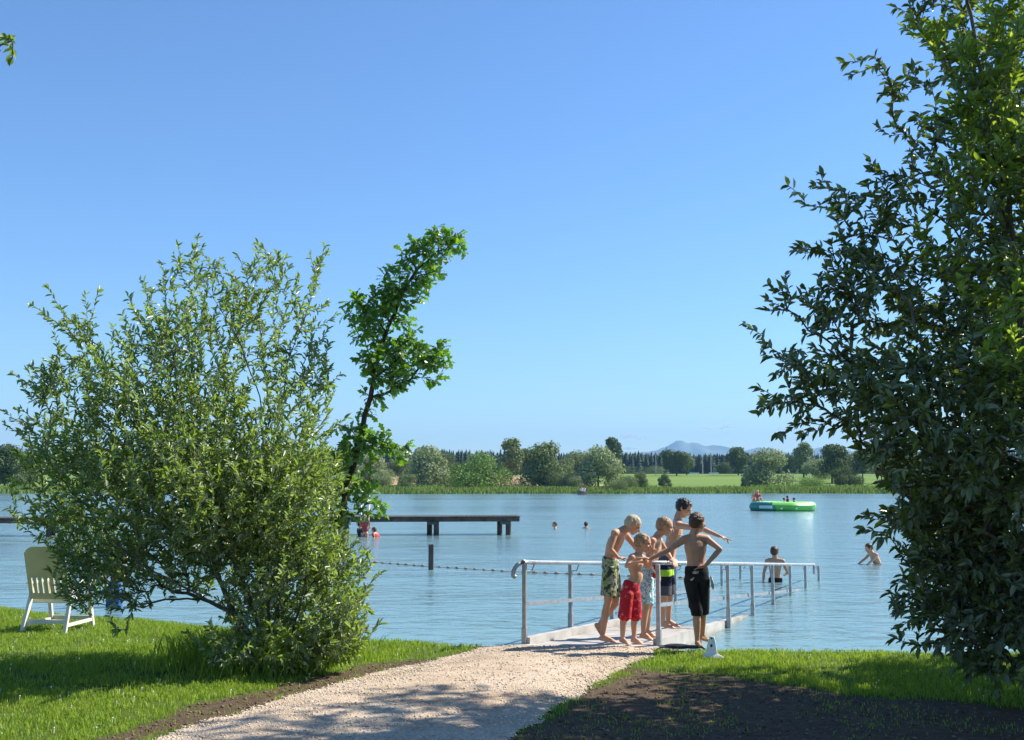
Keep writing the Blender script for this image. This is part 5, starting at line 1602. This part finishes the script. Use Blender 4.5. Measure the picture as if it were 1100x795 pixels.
# C : boy in turquoise shorts behind the small one
C_ = figure(12.55, dict(head=(714.5, 566, 0), neck=(706, 576, 0), shL=(708, 581, .125), shR=(700.5, 581, -.125), elR=(699, 598, -.16), haR=(706, 612, -.12),
    elL=(716, 593, .2), haL=(721, 600, .12), pelvis=(696, 617, 0), hipL=(697, 622, .07), hipR=(694.5, 622, -.07),
    knR=(694, 653, -.08), anR=(691, 680, -.08), toeR=(702, 687.5, -.12), knL=(697.5, 651, .09), anL=(695, 678, .09), toeL=(706, 684.5, .08)))
C_['hdR'] = (.3, -.1, -.9)
person('boy in turquoise and white shorts leaning forward behind the smallest boy, sandy hair', C_, 1.0, SK_A, HS, dict(mat=TURQ, len=.85, flare=.088, waist=.2), look=(.92, -.1, -.28), group='boys gathered on the ramp')
# D : tall dark haired boy pointing right
D_ = figure(13.45, dict(head=(735, 546, 0), neck=(728, 557, 0), shL=(727, 562, .15), shR=(729, 564.5, -.14), elR=(754, 568, -.35), haR=(773, 576, -.45),
    elL=(722, 583, .1), haL=(721, 599, .05), pelvis=(715, 608, 0), hipL=(716, 613, .08), hipR=(714, 613, -.08),
    knR=(713, 646, -.09), anR=(712, 668, -.09), toeR=(725, 674.5, -.12), knL=(719, 645, .08), anL=(718, 667, .10), toeL=(731, 673, .10)))
D_['pointR'] = 1; D_['hdR'] = (.9, -.1, -.3); D_['hdL'] = (.35, -.3, -.3)
D_['elL'] = at(724, 583, 13.45 - .05); D_['haL'] = at(722, 599.5, 13.45 - .12)
db = (D_['toeL'] + D_['toeR']) / 2; dbz = min(D_['toeL'][2], D_['toeR'][2]) - .02
hz = at(715, 640, 13.45)[2] - dbz; wz = at(715, 601, 13.45)[2] - dbz
person('tall dark haired boy in navy and lime shorts pointing out over the right railing', D_, 1.08, SK_A, HD, dict(mat=navy_band(hz, wz), len=.80, flare=.085, waist=.2), look=(.70, -.30, -.45), hairstyle='mop', group='boys gathered on the ramp')
# E : boy in black shorts, back to the viewer, outside the railing
E_ = figure(11.8, dict(head=(749.5, 561.5, .02), neck=(745, 573.5, 0), shL=(734.5, 580, .0), shR=(759, 579, .02), elL=(718, 591, -.02), haL=(698, 600.5, -.06),
    elR=(773.5, 590, -.06), haR=(757.5, 608, -.10), pelvis=(748.5, 618, 0), hipL=(741.5, 623, 0), hipR=(755.5, 623, .02),
    knL=(748.5, 657, -.01), anL=(749, 687.5, -.02), toeL=(752, 694.5, .12), knR=(755.5, 655, .06), anR=(754.5, 682, .12), toeR=(762, 688.5, .20)))
E_['hdL'] = (-.95, 0, .15); E_['hdR'] = (-.7, .2, -.2)
eb = person('boy in long black shorts seen from behind outside the railing, right hand on his hip', E_, 1.0, SK_B, HR, dict(mat=BLK, len=1.15, flare=.058, waist=.22, hipr=.072), look=(.72, .60, -.1), group='boys gathered on the ramp')
# white print on the waistband of the black shorts
for (px, py, w, h, a) in ((748, 615, .085, .030, 5), (744, 622, .05, .022, -25)):
    c = Vector(at(px, py, 11.8 - .104)) - eb.location
    bm = bmesh.new()
    V0 = []
    for i in range(9):
        u = i / 8 - .5
        for j in (-1, 1):
            V0.append(bm.verts.new((u * w, .05 * (2 * u) ** 2 * .35, j * h / 2 * (1 - .7 * abs(u)) + u * .01)))
    for i in range(8): bm.faces.new((V0[2 * i], V0[2 * i + 1], V0[2 * i + 3], V0[2 * i + 2]))
    o = bm_obj('printed_patch', bm, WHT, [c_ for c_ in eb.children if c_.name.startswith('swim_shorts')][0])
    o.location = c; o.rotation_euler = (0, R(a), 0)
    sm = o.modifiers.new('t', 'SOLIDIFY'); sm.thickness = .006
# cloth strip hanging from the black shorts' pocket
bm = bmesh.new(); c = Vector(at(764, 620, 11.78)); 
bm_cap(bm, c, c + Vector((.015, 0, -.09)), .012, .018, n=8); bm_cap(bm, c + Vector((.015, 0, -.09)), c + Vector((.02, .01, -.125)), .018, .008, n=8)
o = bm_obj('pocket_flap', bm, WHT, eb, True); o.data.transform(Matrix.Translation(-eb.location))

# small red and white cloth in a boy's hand
tw = at(700, 612, 12.3)
twt = thing('towel', 'small red and white cloth held in front of the turquoise shorts', 'towel', tw)
redc = stepped('red_cloth', [(0, (.5, .03, .03)), (.6, (.6, .06, .05))], 10)
for nm, mt, pts_ in (('red_fold', redc, [(.03, 0, .09), (.045, 0, .02), (.03, 0, -.07)]), ('white_fold', white_paint, [(-.03, -.02, .07), (.0, -.02, .02), (.04, -.02, -.03)]), ):
    bm = bmesh.new()
    for a, b in zip(pts_[:-1], pts_[1:]): bm_cap(bm, a, b, .020 if nm[0] == 'r' else .012, .026 if nm[0] == 'r' else .012, n=10)
    bm_obj(nm, bm, mt, twt, True)

# ---- bathers
def stand_spec(o, h, face, arms='down', lean=0.0, sink=0.0):
    """generic standing skeleton at ground point o, height h, facing unit vec face; sink lowers it into the water"""
    f = unit((face[0], face[1], 0)); l = np.array([-f[1], f[0], 0]); u = np.array([0, 0, 1.]); k = h / 1.42
    o = to_np(o) - u * sink
    def q(a, b, c): return o + f * a * k + l * b * k + u * c * k
    J = dict(head=q(lean * .38, 0, 1.30 - abs(lean) * .1), neck=q(lean * .28, 0, 1.17 - abs(lean) * .06), shL=q(lean * .25, .14, 1.13 - abs(lean) * .06), shR=q(lean * .25, -.14, 1.13 - abs(lean) * .06),
             pelvis=q(0, 0, .74), hipL=q(0, .075, .70), hipR=q(0, -.075, .70), knL=q(.02, .08, .38), knR=q(.02, -.08, .38), anL=q(0, .08, .06), anR=q(0, -.08, .06), toeL=q(.12, .09, .02), toeR=q(.12, -.09, .02))
    if arms == 'down': J.update(elL=q(-.02, .19, .90), elR=q(-.02, -.19, .90), haL=q(.05, .2, .72), haR=q(.05, -.2, .72))
    if arms == 'front': J.update(elL=q(.02, .2, .93), elR=q(.02, -.2, .93), haL=q(.18, .09, .90), haR=q(.18, -.09, .86))
    if arms == 'reach': J.update(elL=q(.26, .17, 1.0), elR=q(.26, -.17, 1.0), haL=q(.46, .18, .86), haR=q(.46, -.18, .86))
    if arms == 'one': J.update(elL=q(-.02, .20, .92), elR=q(.02, -.22, .93), haL=q(0, .22, .72), haR=q(.16, -.16, .88))
    return J
wp = atz(833, 625, 0.0)
man = stand_spec((wp[0], wp[1], 0), 1.50, (.35, .93), 'one', sink=.80)
person('bather wading waist deep at the far end of the railing, back turned, dark shorts', man, 1.05, SK_B, HR, dict(mat=BLK, len=.6, flare=.085, waist=.2), look=(.5, .85, 0), base=(wp[0], wp[1], 0), voxel=.009, lod=True)
wp = atz(944, 606, 0.0)
J = stand_spec((wp[0] + .05, wp[1], 0), 1.50, (-.95, -.2), 'reach', lean=.75, sink=.92)
person('bather bending forward in the water beside the sallow twigs, both arms stretched to the surface', J, 1.05, SK_A, HR, dict(mat=stepped('blue_cloth', [(0, (.04, .10, .28)), (.5, (.10, .2, .42))], 9), len=.6, flare=.09, waist=.35), look=(-.9, -.2, -.4), base=(wp[0], wp[1], 0), voxel=.009, lod=True)
# two swimmers, only head and shoulders out
for px, hm, lab in ((599, HR, 'swimmer with reddish brown head, the left one of the pair right of the jetty'), (628, HD, 'dark haired swimmer, the right one of the pair right of the jetty')):
    wp = atz(px, 567.5, 0.0)
    J = stand_spec((wp[0], wp[1], 0), 1.65, (-1, -.1) if px < 610 else (.6, .8), 'reach', lean=.3, sink=1.32)
    person(lab, J, 1.12, SK_A, hm, None, look=(-1, -.2, .1) if px < 610 else (.5, .8, .1), base=(wp[0], wp[1], 0), voxel=.014, lod=True, group='swimmers beyond the ramp')
# children around the jetty ladder
redtop = stepped('red_swimwear', [(0, (.34, .05, .05)), (.55, (.44, .12, .10))], 8)
drk = stepped('dark_swimwear', [(0, (.02, .02, .03)), (.55, (.05, .04, .06))], 8)
wp = atz(399, 574, 0.0)
person('child in red swimwear climbing out at the jetty ladder, blond hair', stand_spec((wp[0], 38.4, 0), 1.35, (.2, 1), 'front', sink=.55), .95, SK_A, HB, None, look=(.3, 1, .1), base=(wp[0], 38.4, 0), voxel=.012, lod=True, top=redtop, group='children at the jetty ladder')
person('child in red swimwear crouching neck deep right of the jetty ladder', stand_spec((at(406, 575, 38.2)[0], 38.2, 0), 1.3, (-.8, .4), 'front', lean=.5, sink=.90), .92, SK_A, HR, None, look=(-.8, .4, 0), base=(at(406, 575, 38.2)[0], 38.2, 0), voxel=.012, lod=True, top=redtop, group='children at the jetty ladder')
person('dark haired child with dark swimwear in the shade under the jetty edge', stand_spec((at(387, 575, 38.5)[0], 38.5, 0), 1.35, (.6, .5), 'front', sink=.82), .95, SK_B, HD, None, look=(.8, .4, 0), base=(at(387, 575, 38.5)[0], 38.5, 0), voxel=.012, lod=True, top=drk, group='children at the jetty ladder')
# bather glimpsed through the bush
wp = atz(122, 652, 0.0)
person('bather in red top and blue shorts glimpsed through the twigs of the willow bush', stand_spec((wp[0], wp[1], 0), 1.25, (.5, .8), 'one', lean=.3, sink=.38), .9, SK_A, HR,
       dict(mat=stepped('bright_blue_cloth', [(0, (.03, .08, .24)), (.5, (.05, .12, .30))], 9), len=.85, flare=.095, waist=.3), look=(.5, .8, -.2), base=(wp[0], wp[1], 0), voxel=.010, lod=True, top=redtop)
# people on the raft (seated / lying)
def sit_spec(o, h, face):
    f = unit((face[0], face[1], 0)); l = np.array([-f[1], f[0], 0]); u = np.array([0, 0, 1.]); k = h / 1.42; o = to_np(o)
    def q(a, b, c): return o + f * a * k + l * b * k + u * c * k
    return dict(head=q(.02, 0, .66), neck=q(0, 0, .53), shL=q(0, .14, .49), shR=q(0, -.14, .49), pelvis=q(0, 0, .10), hipL=q(.02, .07, .08), hipR=q(.02, -.07, .08), knL=q(.30, .1, .26), knR=q(.30, -.1, .26),
                anL=q(.42, .1, .02), anR=q(.42, -.1, .02), toeL=q(.54, .1, 0), toeR=q(.54, -.1, 0), elL=q(.08, .19, .30), elR=q(-.1, -.2, .28), haL=q(.26, .12, .28), haR=q(-.16, -.2, .06))
def on_raft(px, dy=0, z=.55):
    a = at(px, 540, rp[1] + dy); return np.array([a[0], a[1], z])
for px, dy, z, hgt, face, hm, tp, lab in ((814, .2, .56, 1.4, (.3, -1), HB, redtop, 'person in red swimwear sitting upright on the teal end of the raft'),
        (810.5, .6, .56, 1.25, (-.4, -1), HR, None, 'smaller person sitting at the outermost teal end of the raft'),
        (846, .9, .30, 1.2, (1, .2), HD, drk, 'dark clad person sitting low in the raft, nearest its middle'),
        (842.5, .3, .22, 1.1, (1, -.3), HR, None, 'person lying low in the raft left of the dark clad one'),
        (853, .7, .20, 1.15, (-1, .2), HD, drk, 'person low in the raft towards its right end')):
    o_ = on_raft(px, dy, z)
    person(lab, sit_spec(o_, hgt, face), hgt / 1.42, SK_A, hm, None, look=(face[0], face[1], 0), base=o_, voxel=.016, lod=True, top=tp, group='people on the green raft')
for xx, lab in ((-.7, 'angler in a pale shirt at the left end of the tiny boat'), (.6, 'angler in a pale shirt at the right end of the tiny boat')):
    o_ = np.array([boat.location.x + xx * math.cos(BR), boat.location.y + xx * math.sin(BR), .24])
    fx_ = 1 if xx < 0 else -1
    person(lab, sit_spec(o_, 1.7, (fx_ * math.cos(BR), fx_ * math.sin(BR))), 1.2, SK_A, HD, None, look=(1 if xx < 0 else -1, 0, 0), base=o_, voxel=.02, lod=True, top=white_paint, group='anglers in the boat')

# ------------------------------------------------------------------ swim fins on the grass
finw = simple('white_rubber', [(.3, (.72, .72, .72)), (.7, (.82, .82, .82))], 9, .45)
finb = simple('black_rubber', [(.3, (.015, .015, .018)), (.7, (.03, .03, .035))], 9, .4)
fp = G(764, 706, .17)
fin = thing('swim_fin', 'white swim fin standing in the grass beside the boy in black shorts', 'swim fin', (fp[0], fp[1], float(ground_z(*fp)) + .01), rz=R(-22))
fin.scale = (.9, .9, .95)
bm = bmesh.new()
prof_ = [(0, .10, -.03), (.018, .092, -.015), (.04, .066, .005), (.09, .056, .02), (.14, .047, .03), (.185, .036, .04), (.215, .022, .046)]
fr, bk = [], []
for z, w, y in prof_:
    fr.append([bm.verts.new((x_ * w + (0.045 if (z < .03 and x_ > .7) else 0), y - .012 * (1 - abs(x_)), z)) for x_ in (-1, -.6, 0, .6, 1)])
    bk.append([bm.verts.new((x_ * w + (0.045 if (z < .03 and x_ > .7) else 0), y + .012, z)) for x_ in (-1, -.6, 0, .6, 1)])
for k in range(len(prof_) - 1):
    for i in range(4):
        bm.faces.new((fr[k][i], fr[k][i + 1], fr[k + 1][i + 1], fr[k + 1][i])); bm.faces.new((bk[k][i], bk[k + 1][i], bk[k + 1][i + 1], bk[k][i + 1]))
    bm.faces.new((fr[k][0], fr[k + 1][0], bk[k + 1][0], bk[k][0])); bm.faces.new((fr[k][4], bk[k][4], bk[k + 1][4], fr[k + 1][4]))
for i in range(4):
    bm.faces.new((fr[0][i], bk[0][i], bk[0][i + 1], fr[0][i + 1])); bm.faces.new((fr[-1][i], fr[-1][i + 1], bk[-1][i + 1], bk[-1][i]))
bm_obj('blade', bm, finw, fin, bevel=.003)
bm = bmesh.new(); bm_ell(bm, (0, .014, .12), ((.014, 0, 0), (0, .006, .0), (0, 0, .018)), 2); bm_obj('emblem', bm, finb, fin, True)
bm = bmesh.new(); bm_ell(bm, (0, .030, .195), ((.012, 0, 0), (0, .006, 0), (0, 0, .009)), 2); bm_obj('strap_hole', bm, finb, fin, True)
fp2 = G(733, 697, .17)
fin2 = thing('swim_fin', 'black swim fin lying flat in the grass left of the white one', 'swim fin', (fp2[0], fp2[1], float(ground_z(*fp2)) + .03), rz=R(-10))
bm = bmesh.new()
bm_ell(bm, (-.05, 0, .02), ((.15, 0, 0), (0, .07, 0), (0, 0, .028)), 3)
bm_ell(bm, (.10, 0, .018), ((.10, 0, 0), (0, .05, 0), (0, 0, .02)), 3)
tube_path(bm, [(.15, 0, .02), (.2, -.01, .02), (.24, -.03, .0)], .012, 8)
o = bm_obj('foot_pocket', bm, finb, fin2, True)
bm = bmesh.new(); bm_box(bm, -.24, -.12, -.075, .075, .008, .02); bm_obj('blade', bm, finb, fin2, bevel=.004)
